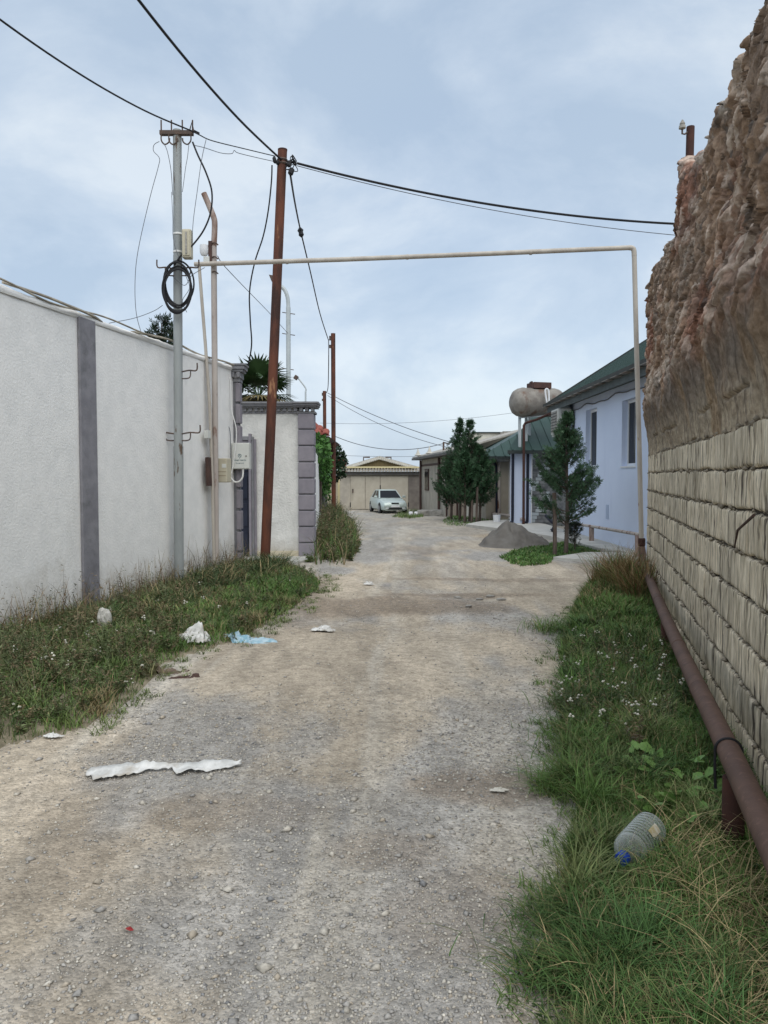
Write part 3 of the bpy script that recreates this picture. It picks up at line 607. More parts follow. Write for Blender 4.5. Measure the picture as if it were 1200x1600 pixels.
# rusty pole with an insulator standing behind the wall
IP = thing('insulator_pole', 'dark rusty pole with one small insulator rising behind the stone wall', 'pole', (P(1076, 250, 10.4).x, 10.4, 0))
bp = P(1076, 258, 10.4); tp = P(1079, 198, 10.4)
MB().tube([(bp.x-.06, 10.4, -.1), tp], .052, 10).build('pole', M['rustpost'], IP, smooth=True)
q0 = P(1074, 206, 10.35); q1 = P(1066, 203, 10.35)
MB().tube([q0, q0+Vector((-.03, 0, -.03)), q1+Vector((0, 0, -.05)), q1+Vector((0, 0, .03))], .012, 6).build('hook', M['iron'], IP)
MB().lathe([(.016, 0), (.045, .007), (.042, .042), (.03, .048), (.036, .07), (.02, .098), (.008, .12)], q1+Vector((0, 0, .012)), n=10).build('insulator', M['oldconcrete'], IP, smooth=True)
# ================================================================ POLES AND PIPES ON THE LEFT
YG = 10.5
b = Vector((P(278, 800, YG).x, YG, -.05)); t = P(277, 207, YG)
UP = thing('utility_pole', 'grey painted steel utility pole with a rusty crossarm against the white wall', 'pole', tuple(b))
MB().tube([b, b.lerp(t, .33)], .066, 14).build('shaft', M['greypole'], UP, smooth=True)
MB().tube([b.lerp(t, .325), b.lerp(t, .74)], .06, 14).build('shaft', M['greypole'], UP, smooth=True)
MB().tube([b.lerp(t, .735), t+Vector((0, 0, .03))], .057, 14).build('shaft', M['greypole'], UP, smooth=True)
ca, cb_ = P(250, 208, YG-.03), P(302, 208, YG-.03)
MB().beam(ca, cb_, .07, .055).build('crossarm', M['iron'], UP, bevel=.004)
for px in (252, 268, 285, 301):
    q = P(px, 208, YG-.03); MB().tube([q-Vector((0, 0, .02)), q+Vector((0, 0, .17))], .011, 6).build('pin', M['iron'], UP)
for px, s in ((252, 1), (264, 1), (298, -1)):
    q = P(px, 210, YG-.06); MB().tube(spline([q, q+Vector((0, 0, -.08)), q+Vector((s*.045, 0, -.13)), q+Vector((s*.10, 0, -.10)), q+Vector((s*.11, 0, -.05))], 4), .010, 6).build('hook', M['iron'], UP, smooth=True)
q = P(296, 205, YG-.05); MB().tube([q, P(300, 190, YG-.05), P(303, 206, YG-.05)], .010, 6).build('bracket', M['iron'], UP)
def step_iron(px, py, s, w):  # hooked step with a small loop below
    q = P(px+s*6, py, YG-.02); e = q+Vector((s*w, 0, .0))
    MB().tube(spline([q, q+Vector((s*w*.5, 0, .02)), e+Vector((0, 0, .02)), e+Vector((s*.01, 0, .12))], 4), .010, 6).build('step_hook', M['iron'], UP, smooth=True)
    MB().tube(spline([q+Vector((s*.12, 0, .01)), q+Vector((s*.11, 0, -.07)), q+Vector((s*.06, 0, -.09)), q+Vector((0, 0, -.09))], 4), .009, 6).build('step_hook', M['iron'], UP, smooth=True)
for a in ((278, 581, 1, .2), (278, 678, 1, .24), (278, 678, -1, .24), (278, 420, 1, .22), (278, 420, -1, .22)): step_iron(*a)
for py in (366, 394): MB().lathe([(.064, -.012), (.066, 0), (.064, .012)], P(278, py, YG), n=14).build('strap', M['whitecable'], UP)
# junction box strapped to the pole
JB = thing('junction_box', 'weathered beige junction box strapped high on the grey utility pole', 'box', tuple(P(293, 404, YG-.08)))
c = P(293, 382, YG-.07); MB().box(c, (.125, .13, .38)).build('case', M['beigebox'], JB, bevel=.022)
MB().box(c+Vector((.0, -.067, 0)), (.09, .014, .33)).build('lid', M['beigebox'], JB, bevel=.006)
MB().box(c+Vector((0, -.078, 0)), (.024, .008, .29)).build('lid_rib', M['oldconcrete'], JB)
# coil of black cable
CC = thing('cable_coil', 'coil of black cable hanging on the grey utility pole', 'cable', tuple(P(277, 450, YG-.1)))
g = np.random.default_rng(3)
for k in range(6):
    c = P(277+g.normal()*1.6, 449+g.normal()*2.5, YG-.10-.018*k); rx, rz = .185+.03*g.normal()*.6, .30+.025*g.normal(); ph = g.random()*6
    pts = [c+Vector((rx*math.cos(a), .015*math.sin(2*a+ph), rz*math.sin(a) - .03*math.cos(a+ph)*.4)) for a in np.linspace(0, 2*math.pi, 41)]
    MB().tube(pts, .0125, 6, cap=False).build('cable_turn', M['black'], CC, smooth=True)

# bent, peeling white pole
YW = 11.72; b = Vector((P(337, 800, YW).x, YW, -.05))
BP = thing('bent_pole', 'peeling white and rusty pole with a bent top beside the grey utility pole', 'pole', tuple(b))
m1 = P(334, 385, YW)
MB().tube([b, m1], .044, 12).build('shaft', M['whitepole'], BP, smooth=True)
MB().tube(spline([m1-Vector((0, 0, .03)), P(335.5, 352, YW), P(334, 340, YW), P(329, 327, YW), P(318.5, 302, YW)], 4), .043, 12).build('bent_top', M['rustwhite'], BP, smooth=True)
MB().beam(P(328.5, 377, YW-.03), P(328.5, 408, YW-.03), .05, .05, up=(0, 1, 0)).build('mounting_plate', M['brown'], BP)
for py in (380, 402, 425): MB().tube(spline([P(331, py, YW-.05), P(336, py-1, YW-.06), P(341, py+3, YW-.05)], 3), .010, 6).build('wire_tie', M['iron'], BP)
LM = thing('outdoor_lamp', 'small white cup shaped lamp fixed to the bent pole', 'lamp', tuple(P(319, 400, YW-.05)))
c = P(319, 399, YW-.05); MB().lathe([(.02, -.005), (.045, 0), (.062, .03), (.066, .09), (.062, .15), (.02, .155)], c, n=14).build('shade', M['whitetrim'], LM, smooth=True)
MB().beam(P(320, 385, YW-.05), P(328, 384, YW-.03), .035, .03).build('arm', M['whitetrim'], LM)
MB().box(P(323, 406, YW-.05), (.09, .06, .09)).build('base', M['whitebox'], LM, bevel=.008)
# overhead gas pipe: left leg, long horizontal run, right leg
YP0, YP1 = 11.65, 11.15
GPp = thing('overhead_gas_pipe', 'cream gas pipe crossing high over the lane and dropping at the stone wall', 'pipe', tuple(P(331, 885, YP0)))
aL = P(304, 413, YP0); aR = P(984, 387, YP1)
MB().tube([aL, aL.lerp(aR, .35)+Vector((0, 0, -.012)), aL.lerp(aR, .7)+Vector((0, 0, -.008)), aR], .034, 12).build('horizontal_run', M['creampipe'], GPp, smooth=True)
pr = [aR-(aR-aL).normalized()*.01, P(988.5, 388, YP1), P(990.5, 392, YP1), P(991, 400, YP1)]
MB().tube(spline(pr, 4), .036, 12).build('elbow', M['creampipe'], GPp, smooth=True)
pe = P(1002.5, 858, YP1-.05); MB().tube([P(991, 398, YP1), P(995, 560, YP1), P(999, 700, YP1), pe], .034, 12).build('drop_pipe', M['creampipe'], GPp, smooth=True)
MB().tube([P(311, 414, YP0), P(321, 540, YP0), P(328, 640, YP0), P(332, 760, YP0), (P(334, 800, YP0).x, YP0, -.05)], .024, 10).build('left_leg', M['creampipe'], GPp, smooth=True)
for f in (.22, .5, .78): MB().lathe([(.036, -.02), (.039, 0), (.036, .02)], aL.lerp(aR, f)+Vector((0, 0, -.011)), axis=(aR-aL), n=12).build('weld', M['creampipe'], GPp, smooth=True)
MB().lathe([(.045, -.06), (.052, -.04), (.052, .04), (.045, .06)], pe+Vector((0, 0, .1)), n=10).build('valve', M['rustpost'], GPp)
# leaning rusty pole with the cable knot
YR = 12.6; b = Vector((P(414, 800, YR).x-.02, YR, -.1)); t = P(441.5, 234, YR)
RP = thing('rusty_pole', 'tall leaning rusty steel pole with a knot of cables at its top', 'pole', tuple(b))
MB().tube([b, b.lerp(t, .5), t], [.082, .079, .075], 16).build('shaft', M['rustpole'], RP, smooth=True)
MB().tube([t-Vector((0, 0, .015)), t+Vector((0, 0, .006))], .0775, 16).build('cap', M['rustpost'], RP)
for dz in (.16, .22): MB().lathe([(.078, -.02), (.09, 0), (.078, .02)], b.lerp(t, .985)-Vector((0, 0, dz-.1)), n=12).build('clamp', M['iron'], RP)
for (px, py, w, h) in ((429, 250, .06, .12), (452, 256, .08, .12), (455, 268, .09, .14), (434, 254, .06, .08)):
    MB().lathe([(.01, -h/2), (w/2, -h*.3), (w/2, h*.3), (.01, h/2)], P(px, py, YR-.06), axis=(.25*(px-440)/12, .2, 1), n=8).build('anchor', M['black'], RP, smooth=True)
g = np.random.default_rng(8)
for k in range(6):
    p0 = P(445+g.random()*8, 250+g.random()*15, YR-.09); pts = [p0]+[P(452+g.random()*18, 240+g.random()*28, YR-.1+.1*g.random()) for _ in range(3)]+[P(457+g.random()*6, 252+g.random()*8, YR-.05)]
    MB().tube(spline(pts, 5), .007, 5).build('loose_wire', M['black'], RP, smooth=True)
# poles further down the lane
def far_pole(px, pyt, Y, r, label):
    b = Vector((P(px, 800, Y).x, Y, float(slope(Y))-.1)); t = P(px-1, pyt, Y); o = thing('rusty_pole', label, 'pole', tuple(b), 'rusty poles along the lane')
    MB().tube([b, t], r, 12).build('shaft', M['rustpole'], o, smooth=True)
    MB().box(t+Vector((-.09, 0, -.18)), (.12, .12, .16)).build('anchor', M['iron'], o); MB().box(t+Vector((-.10, 0, -.5)), (.10, .1, .12)).build('anchor', M['iron'], o)
    return o
far_pole(521.5, 521, 30, .088, 'rusty pole standing in front of the cream house at the far left of the lane')
far_pole(508, 611, 44, .10, 'shorter looking rusty pole far off above the red tiled roof')
# rusty pipe on posts along the right wall
def pz(px, py, z):  # point of the sight line at height z
    a = P(px, py, 1.0); d = a-Vector((0, 0, CAMZ)); return Vector((0, 0, CAMZ))+d*((z-CAMZ)/d.z)
_q = [pz(1200, 1262, .40), pz(1150, 1197, .395), pz(1045, 966, .36), pz(1003, 878, .36)]
_A, _B = _q[1], _q[3]
def pw(Y, z): return Vector((_A.x+(_B.x-_A.x)*(Y-_A.y)/(_B.y-_A.y), Y, z))
YN = _A.y+.02
RPp = thing('rusty_pipe', 'thick brown rusty pipe on short posts along the foot of the stone wall', 'pipe', tuple(pw(6, 0)))
pts = [pw(.6, .40), pw(YN, .395), pw(5, .36), pw(6.7, .345), pw(8.8, .355), pw(10.62, .36)]
MB().tube(spline(pts, 5)+[pw(10.8, .375), pw(10.95, .42), pw(11.05, .50), pe+Vector((0, 0, .02))], .050, 18).build('pipe', M['rustpipe'], RPp, smooth=True)
for y in (YN+.02, 6.75, 10.55): MB().tube([pw(y, -.1), pw(y, .33)], .046 if y < 5 else .046, 14).build('post', M['rustpost'], RPp, smooth=True)
for y in (4.4, 5.6, 7.7, 9.2): MB().lathe([(.050, -.012), (.0535, 0), (.050, .012)], pw(y, float(np.interp(y, [.6, YN, 5, 6.7, 8.8, 10.62], [.40, .392, .36, .345, .355, .36]))), axis=(.287, 1, 0), n=18).build('weld', M['rustpipe'], RPp, smooth=True)
c = pw(YN+.17, .39); tx = Vector((.287, 1, .0)).normalized(); sx = tx.cross(Vector((0, 0, 1)))
MB().tube([c+(sx*math.cos(a)+Vector((0, 0, 1))*math.sin(a))*.056 for a in np.linspace(-.3, math.pi+.2, 20)] + [c-sx*.059+Vector((0, -.01, -.09)), c-sx*.054+Vector((0, -.01, -.17))], .006, 6).build('wire_tie', M['black'], RPp, smooth=True)

# meter boxes on the wall end
YM = 11.86
MBx = thing('meter_box', 'beige plastic meter box fixed to the white wall behind the bent pole', 'box', tuple(wallpt(YM, 0, 1.4)))
c = Vector((P(346, 735, YM).x, YM, P(346, 735, YM).z)); MB().box(c+Vector((0, .02, 0)), (.24, .19, .37), rz=-.18).build('case', M['beigebox'], MBx, bevel=.015)
MB().box(c+Vector((.06, -.085, .07)), (.07, .012, .06), rz=-.18).build('window', M['whitebox'], MBx)
for dz in (-.02, -.08): MB().box(c+Vector((.03, -.082, dz)), (.12, .006, .008), rz=-.18).build('moulding', M['tan'], MBx)
MB().lathe([(.006, -.03), (.028, 0), (.006, .03)], c+Vector((-.09, -.06, .25)), n=8).build('seal', M['red'], MBx)
c2 = P(327, 737, 11.6); MB().box(c2, (.05, .19, .43), rz=-.12, ry=-.03).solo('dark_board', M['brown'], 'dark narrow board leaning on the white wall behind the bent pole', 'board', tuple(c2), bevel=.006)
c3 = P(324, 679, 11.55); MB().box(c3, (.07, .12, .12), rz=-.15).solo('small_box', M['whitebox'], 'tiny white junction box above the dark board on the wall', 'box', tuple(c3), bevel=.01)
YB = 12.62
WB = thing('electric_cabinet', 'white electric cabinet with a teal emblem hung on the grey gate pillar', 'cabinet', tuple(P(376, 732, YB)))
p0, p1 = P(362.5, 733, YB), P(390, 692, YB); MB().span((p0.x, YB-.02, p0.z), (p1.x, YB+.16, p1.z)).build('case', M['whitebox'], WB, bevel=.006)
MB().span((p0.x+.018, YB-.034, p0.z+.012), (p1.x-.006, YB-.021, p1.z-.012)).build('door', M['whitebox'], WB, bevel=.003)
kc = P(384.5, 712.5, YB-.036); MB().lathe([(.011, 0), (.011, .006), (.004, .008)], kc, axis=(0, -1, 0), n=8).build('lock', M['iron'], WB)
ec = P(374.5, 712, YB-.036); MB().tube([ec+Vector((.026*math.cos(a), 0, .026*math.sin(a))) for a in np.linspace(-1.1, 4.24, 24)], .0032, 5).build('emblem', M['teal'], WB)
MB().tube([ec+Vector((-.012, 0, .014)), ec+Vector((.006, 0, .004)), ec+Vector((-.004, 0, -.004)), ec+Vector((.012, 0, -.016)), ec+Vector((-.004, 0, -.045))], .0036, 5).build('emblem', M['teal'], WB)
def text(s, size, loc, rot, mt, parent, name):
    cu = bpy.data.curves.new(name, 'FONT'); cu.body = s; cu.size = size; cu.align_x = 'CENTER'; cu.align_y = 'CENTER'; cu.extrude = .0008
    o = bpy.data.objects.new(name, cu); COL.objects.link(o); me = bpy.data.meshes.new_from_object(o.evaluated_get(bpy.context.evaluated_depsgraph_get())); bpy.data.objects.remove(o); me.materials.clear(); me.materials.append(mt)
    o = bpy.data.objects.new(name, me); COL.objects.link(o); o.parent = parent; o.location = Vector(loc)-ORG[parent.name]; o.rotation_euler = rot; return o
text('STEND TƏRTİB', .030, P(374.5, 719.3, YB-.036), (math.pi/2, 0, 0), M['teal'], WB, 'lettering')
text('TEL. 500 14 20', .022, P(374.5, 723.8, YB-.036), (math.pi/2, 0, 0), M['teal'], WB, 'lettering')
MB().tube(spline([P(380, 732, YB), P(379, 745, YB-.02), P(374, 752, YB-.03), P(367, 753, YB-.03), P(362, 748, YB), P(359, 744, YB)], 5), .014, 8).solo('cable', M['whitecable'], 'thick white cable looping under the electric cabinet', 'cable', tuple(P(370, 753, YB)), smooth=True)
for pts, r, m_, lab in (
    ([(357, 575), (360, 600), (362, 640), (369, 670), (368, 700), (362, 740)], .009, 'whitecable', 'white cable running down the wall end to the electric cabinet'),
    ([(350, 580), (353, 620), (356, 660), (360, 680), (360, 735)], .006, 'greycable', 'thin grey cable running down the wall end beside the white cable')):
    MB().tube(spline([P(x, y, 12.60-.12*i/len(pts)) for i, (x, y) in enumerate(pts)], 5), r, 6).solo('cable', M[m_], lab, 'cable', tuple(P(*pts[0], 12.6)), smooth=True)
# lamp posts behind the gate wall
def lamp(px, py0, Y, pts, r, label):
    b = Vector((P(px, 800, Y).x, Y, 0)); o = thing('street_lamp', label, 'street lamp', tuple(b)); q = [b]+[P(x, y, Y) for x, y in pts]
    MB().tube([q[0], q[1]], r, 10).build('post', M['lamppost'], o, smooth=True); MB().tube(spline(q[1:], 4), r*.85, 8).build('arm', M['lamppost'], o, smooth=True); return o, q[-1]
o, e = lamp(451, 800, 22, [(450.5, 480), (449.5, 466), (446, 455), (441, 449), (430, 440)], .065, 'pale grey lamp post with curved arm half hidden by the rusty pole')
MB().prism([P(420, 429, 22), P(426, 430, 22), P(427, 443, 22), P(424, 439, 22)], (0, .25, 0)).build('lamp_head', M['iron'], o)
for py in (488, 521): MB().beam(P(441, py, 22), P(461, py+3, 22), .02, .02).build('crossbar', M['iron'], o)
for py in (575,): MB().beam(P(439, py, 22), P(459, py+3, 22), .02, .02).build('crossbar', M['iron'], o)
o, e = lamp(477.5, 800, 25, [(477.5, 612), (477.3, 606), (466, 591), (463.5, 589)], .028, 'small thin lamp post with angled arm above the dentil cornice')
MB().box(e+Vector((-.02, 0, -.02)), (.13, .12, .14), ry=.6).build('lamp_head', M['iron'], o, bevel=.02)

# ================================================================ OVERHEAD CABLES
def cable(pts, r, mt, label, n=6, group=None):
    return MB().tube(spline(pts, n), r, 6).solo('cable', M[mt], label, 'cable', tuple(pts[0]), group, smooth=True)
TOPR = P(440, 250, YR-.05)
def run(a, d, ext):  # straight-ish overhead run continued beyond the frame
    return [a.lerp(d, k)-Vector((0, 0, .10*4*k*(1-k))) for k in np.linspace(0, ext, 9)]
cable(run(TOPR, P(215, -2, 8.2), 3.2), .016, 'black', 'thick black overhead cable from the rusty pole up past the top of the picture')
cable(run(P(303, 206, YG-.05), P(-2, 29, 7.4), 2.6), .0105, 'black', 'black overhead cable from the crossarm to the left edge of the picture')
q = [P(303, 206, YG-.05), P(312, 211, YG), P(332, 220, YG+.4), P(380, 232, YG+1.2), P(430, 244, YR-.08)]; cable(q, .0075, 'black', 'thin cable strung from the crossarm to the top of the rusty pole')
MB().tube([P(303, 205, YG-.05), P(311, 209, YG)], .02, 6).solo('cable_clamp', M['black'], 'black cable clamp at the right end of the crossarm', 'clamp', tuple(P(303, 205, YG-.05)))
cable([P(303, 227, YG-.05), P(320, 231, YG+.2), P(345, 239, YG+.8), P(362, 240, YG+1), P(366, 235, YG+1.05), P(372, 239, YG+1.1), P(400, 246, YG+1.6), P(427, 252, YR-.08)], .005, 'greycable', 'thin slack grey wire with a kink between the crossarm and the rusty pole')
e0, e1 = P(464, 255, YR-.05), P(1062, 350, 13.2)
cable([e0.lerp(e1, k)-Vector((0, 0, .17*4*k*(1-k))) for k in np.linspace(0, 1.25, 15)], .0185, 'black', 'thick black overhead cable from the rusty pole to behind the stone wall')
e0, e1 = P(464, 259, YR-.02), P(1062, 368, 13.2)
cable([e0.lerp(e1, k)-Vector((0, 0, .14*4*k*(1-k))) for k in np.linspace(0, 1.25, 15)], .006, 'greycable', 'thin grey wire strung just below the thick cable towards the stone wall')
cable([P(454, 275, YR), P(461, 318, 15), P(470, 362, 17.5), P(485, 425, 21), P(500, 490, 25.5), P(513, 531, 29.9)], .018, 'black', 'black cable running down from the rusty pole to the next pole')
k = P(470, 363, 17.4); MB().lathe([(.01, -.13), (.06, -.07), (.05, 0), (.07, .05), (.02, .12)], k, axis=(-.2, .2, 1), n=8).solo('cable_splice', M['black'], 'black splice knot halfway along the descending cable', 'splice', tuple(k), smooth=True)
cable([P(513.5, 531, 29.85), P(513.5, 570, 29.85), P(512.5, 605, 36), P(510, 614, 43.8)], .02, 'greycable', 'dark cable dropping from the nearer far pole to the pole behind')
cable([P(425, 258, YR-.05), P(424, 285, YR), P(419, 330, YR+.1), P(411, 370, YR+.2), P(398, 410, YR+.2), P(390, 455, YR+.2), P(391, 500, YR+.2), P(393, 540, YR+.2), P(386, 578, 13.0)], .0125, 'black', 'loose black cable hanging from the rusty pole to the gate pillar capital')
cable([P(301, 222, YG-.06), P(309, 242, YG-.08), P(322, 270, YG-.1), P(331, 300, YG-.1), P(329, 332, YG-.1), P(318, 360, YG-.1), P(300, 384, YG-.11), P(284, 398, YG-.12), P(272, 415, YG-.12)], .0125, 'black', 'black cable looping from the crossarm down to the coil')
for pts, r, lab in (
    ([(249, 221), (241, 226), (240, 236), (249, 247), (247, 262), (234, 310), (216, 390), (211, 440), (213, 490), (223, 527)], .0042, 'thin grey wire hanging free left of the utility pole'),
    ([(255, 223), (261, 235), (267, 265), (270, 305)], .0048, 'thin grey wire running from the left hook to the shaft'),
    ([(295, 226), (293, 245), (290, 262), (287, 285), (285, 300)], .0042, 'short grey wire right of the utility pole shaft'),
    ([(322, 218), (315, 250), (308, 300), (302, 345), (300, 380)], .0045, 'thin grey wire falling to the junction box'),
    ([(268, 300), (270, 340), (272, 380), (290, 430), (296, 450), (285, 470), (292, 488)], .0042, 'thin grey wire tangled round the cable coil'),
    ([(170, 505), (210, 497), (240, 486), (254, 477)], .0042, 'thin grey wire from behind the wall to the cable coil'),
    ([(268, 430), (288, 446), (300, 430), (320, 418)], .0042, 'short grey wire crossing the cable coil')):
    cable([P(x, y, YG-.1) for x, y in pts], r, 'greycable', lab)
cable([P(340, 400, YW), P(350, 415, YW+1), P(385, 452, 15.5), P(420, 488, 19), P(450, 521, 21.9)], .0065, 'greycable', 'thin wire from the bent pole down to the pale lamp post')
for (a, b, ya, yb, sag, r, lab) in (
    ((512, 614), (730, 698), 43.8, 38, .25, .018, 'upper of two grey cables running from the far pole to the conifers'),
    ((512, 618), (722, 704), 43.8, 38, .4, .014, 'lower of two grey cables running from the far pole to the conifers'),
    ((500, 661), (870, 634), 60, 60, .5, .012, 'faint level wire across the sky above the garage'),
    ((524, 682), (693, 693), 46, 44, .55, .02, 'sagging dark wire reaching the small roof mast'),
    ((524, 711), (690, 712), 62, 62, .1, .014, 'lowest level wire just above the garage roof')):
    A, B = P(*a, ya), P(*b, yb); cable([A.lerp(B, k)-Vector((0, 0, sag*4*k*(1-k))) for k in np.linspace(0, 1, 9)], r, 'greycable', lab, 3)
# ================================================================ BLUE HOUSE
XH = 5.2; YH0, YH1 = 12.3, 21.7; YE = 22.8; XE = 4.82; ZE = 3.72
BH = thing('blue_house', 'pale blue rendered house with green metal roof behind the stone wall', 'house', (XH, 17, 0))
# wall with two real openings
wins = [(18.85, 19.87, 1.83, 3.30), (15.92, 16.85, 1.83, 3.25)]
T = .28; cuts = sorted([(a, b, c, d) for a, b, c, d in wins]); y = YH0; mb = MB()
for (a, b, c, d) in cuts:
    mb.span((XH, y, -.2), (XH+T, a, 3.62)); mb.span((XH, a, -.2), (XH+T, b, c)); mb.span((XH, a, d), (XH+T, b, 3.62)); y = b
mb.span((XH, y, -.2), (XH+T, YH1, 3.62)); mb.span((XH+T+.002, YH1-T, -.2), (XH+7, YH1, 3.62)); mb.span((XH+T, YH0+.5, -.2), (XH+7, YH0+.7, 3.62))
mb.build('wall', M['blue'], BH)
for (a, b, c, d) in wins:
    w = MB(); X0 = XH+.12
    w.span((X0, a, c), (X0+.06, a+.06, d)); w.span((X0, b-.06, c), (X0+.06, b, d)); w.span((X0, a+.06, c), (X0+.06, b-.06, c+.06)); w.span((X0, a+.06, d-.06), (X0+.06, b-.06, d))
    W = w.build('window', M['whitetrim'], BH)
    MB().span((X0+.02, a+.06, c+.06), (X0+.03, b-.06, d-.06)).build('pane', M['glass'], W)
    MB().span((XH-.02, a-.03, c-.035), (XH+.12, b+.03, c-.002)).build('sill', M['whitetrim'], W)
# roof: slope facing the lane, gable end beyond
XR, ZR = 9.3, 3.72+ (9.3-4.82)*.64
slope_ = (ZR-ZE)/(XR-XE); mb = MB(); Y0, Y1 = 11.6, YE
mb.prism([(XE, Y0, ZE), (XR, Y0, ZR), (XR, Y0, ZR-.05), (XE, Y0, ZE-.05)], (0, Y1-Y0, 0)); mb.prism([(XR, Y0, ZR), (2*XR-XE, Y0, ZE), (2*XR-XE, Y0, ZE-.05), (XR, Y0, ZR-.05)], (0, Y1-Y0, 0))
RF = mb.build('roof', M['greenroof'], BH)
rb = MB(); y = Y0+.1
while y < Y1:
    rb.beam((XE, y, ZE+.012), (XR, y, ZR+.012), .06, .03); y += .33
rb.build('roof_ribs', M['greenroof'], RF, kind='stuff')
MB().beam((XE-.01, Y1+.012, ZE-.03), (XR, Y1+.012, ZR-.03), .02, .17).build('verge_board', M['darkgutter'], RF)
MB().span((XE+.02, Y0, ZE-.13), (XH+.3, Y1-.03, ZE-.10)).build('soffit', M['soffit'], BH)
MB().prism([(XE-.11, Y0, ZE-.07), (XE-.13, Y0, ZE+.01), (XE-.115, Y0, ZE+.01), (XE-.095, Y0, ZE-.055), (XE-.02, Y0, ZE-.055), (XE-.01, Y0, ZE+.0), (XE+.005, Y0, ZE), (XE-.005, Y0, ZE-.07)], (0, Y1-Y0, 0)).build('gutter', M['darkgutter'], BH)
MB().span((XE, Y0, ZE-.24), (XE+.02, Y1-.02, ZE-.07)).build('fascia', M['soffit'], BH)
y = Y0+.3
while y < Y1: MB().span((XE-.14, y, ZE-.085), (XE-.0, y+.40, ZE-.072)).build('gutter_bracket', M['tank'], BH); y += .62
MB().prism([(XE+.05, Y1-.05, ZE-.06), (XR, Y1-.05, ZR-.06), (2*XR-XE-.05, Y1-.05, ZE-.06)], (0, -.05, 0)).build('gable', M['soffit'], BH)
pts = [(XH-.02, yy, 3.42+.03*math.sin(yy*2.3)-.02*math.sin(yy*5)) for yy in np.linspace(13.5, 21.4, 30)]
MB().tube(pts, .014, 6).solo('cable', M['greycable'], 'grey cable pinned along the blue house wall under the eave', 'cable', pts[0])
MB().tube([(XH-.03, 21.2, 3.35), (XH-.03, 21.2, 2.6)], .03, 8).build('service_pipe', M['bluewhite'], BH)
MB().span((XH-.025, 14.85, 2.15), (XH-.002, 14.95, 3.4)).build('service_duct', M['bluewhite'], BH)
MB().span((XH-.012, 17.75, .62), (XH-.002, 17.95, .95)).build('access_plate', M['bluewhite'], BH)
# air conditioner
AC = thing('air_conditioner', 'off white air conditioner unit hung on the far corner of the blue house', 'air conditioner', (5.0, 21.4, 2.8))
x0, x1, y0, y1, z0, z1 = XH-.44, XH-.06, 21.15, 22.0, 2.78, 3.48
MB().span((x0, y0, z0), (x1, y1, z1)).build('case', M['acwhite'], AC, bevel=.03)
MB().span((x0-.012, y0+.06, z0+.06), (x0-.002, y1-.06, z1-.06)).build('fan_grille', M['oldconcrete'], AC)
for k in range(7): MB().span((x0-.02, y0+.08, z0+.09+k*.08), (x0-.013, y1-.08, z0+.11+k*.08)).build('grille_bar', M['dark'], AC)
MB().span((x0+.17, y0-.012, z1-.22), (x0+.25, y0-.002, z1-.08)).build('side_handle', M['dark'], AC)
MB().span((x0+.11, y0-.006, z0+.05), (x0+.125, y0-.001, z1-.06)).build('seam', M['oldconcrete'], AC)
for yy in (y0+.1, y1-.1): MB().span((x0+.02, yy-.02, z0-.05), (XH, yy+.02, z0-.004)).build('bracket', M['acwhite'], AC)
MB().tube(spline([(x1-.02, y0+.05, z1-.25), (XH-.05, y0-.12, z1-.1), (XH-.04, y0-.16, z1-.3), (XH-.05, y0-.1, z0+.1), (x1-.08, y0-.02, z0+.12)], 5), .03, 8).build('hose', M['dark'], AC, smooth=True)
# low gas pipe on stakes in front of the house
LP = thing('low_pipe', 'thin weathered pipe on short stakes along the foot of the blue house', 'pipe', (4.9, 18, 0))
l = [P(1004, 836, 14.7), P(925, 822.5, 18.1), P(880, 816, 21), P(862, 814, 22.5)]
MB().tube(l, .034, 8).build('pipe', M['whitepole'], LP, smooth=True)
for (px, py, Y) in ((925, 823, 18.1), (998, 835, 14.9)): p = P(px, py, Y); MB().span((p.x-.06, Y-.04, -.05), (p.x+.04, Y+.04, p.z-.02)).build('stake', M['rustwhite'], LP)
# ---------------------------------------------------------------- porch annex with blue front and stone cladding
AN = thing('porch_annex', 'small blue annex with stone cladding and green roof beyond the blue house', 'annex', (4.8, 25, 0))
ax0, ax1, ax2, YA = P(803, 0, 25).x, P(837, 0, 25).x, 6.4, 25.0; zA = 2.4
MB().prism([(ax0, YA, -.1), (ax1, YA, -.1), (ax1, YA+3, -.1), (ax0*1.125, YA+3, -.1)], (0, 0, zA+.1)).build('wall', M['blue'], AN)
MB().span((ax1+.002, YA+.25, -.1), (ax2, YA+3, zA)).build('side_wall', M['claddark'], AN)
zz = .1; row = 0
while zz < zA-.1:
    xx = ax1+.006; k = 0
    while xx < ax1+.62:
        w = .16+.12*((row*7+k*5) % 3)/2; MB().span((xx, YA+.20, zz), (min(xx+w, ax1+.64), YA+.248, zz+.10)).build('cladding_stone', M['claddark' if (row*3+k*2+row//3) % 3 else 'lamppost'], AN); xx += w+.012; k += 1
    zz += .115; row += 1
MB().span((ax1-.012, YA-.03, -.02), (ax1+.02, YA-.001, zA)).build('corner_trim', M['whitetrim'], AN)
rx0 = ax0-.12
ridge = P(862, 668, 25)
rf = MB(); rf.add([(rx0, YA-.25, zA+.05), (7.2, YA-.25, zA+.05), (7.2, YA+2.6, zA+.05+1.5), (rx0+1.35, YA+2.6, zA+1.55), (rx0+.6, YA+3.2, zA+.05)], [(0, 1, 2, 3), (0, 3, 4)])
rf.add([(rx0, YA-.25, zA-.0), (7.2, YA-.25, zA-.0), (7.2, YA+3.2, zA-.0), (rx0+.6, YA+3.2, zA)], [(0, 1, 2, 3)])
AR = rf.build('roof', M['greenroof'], AN)
rb = MB()
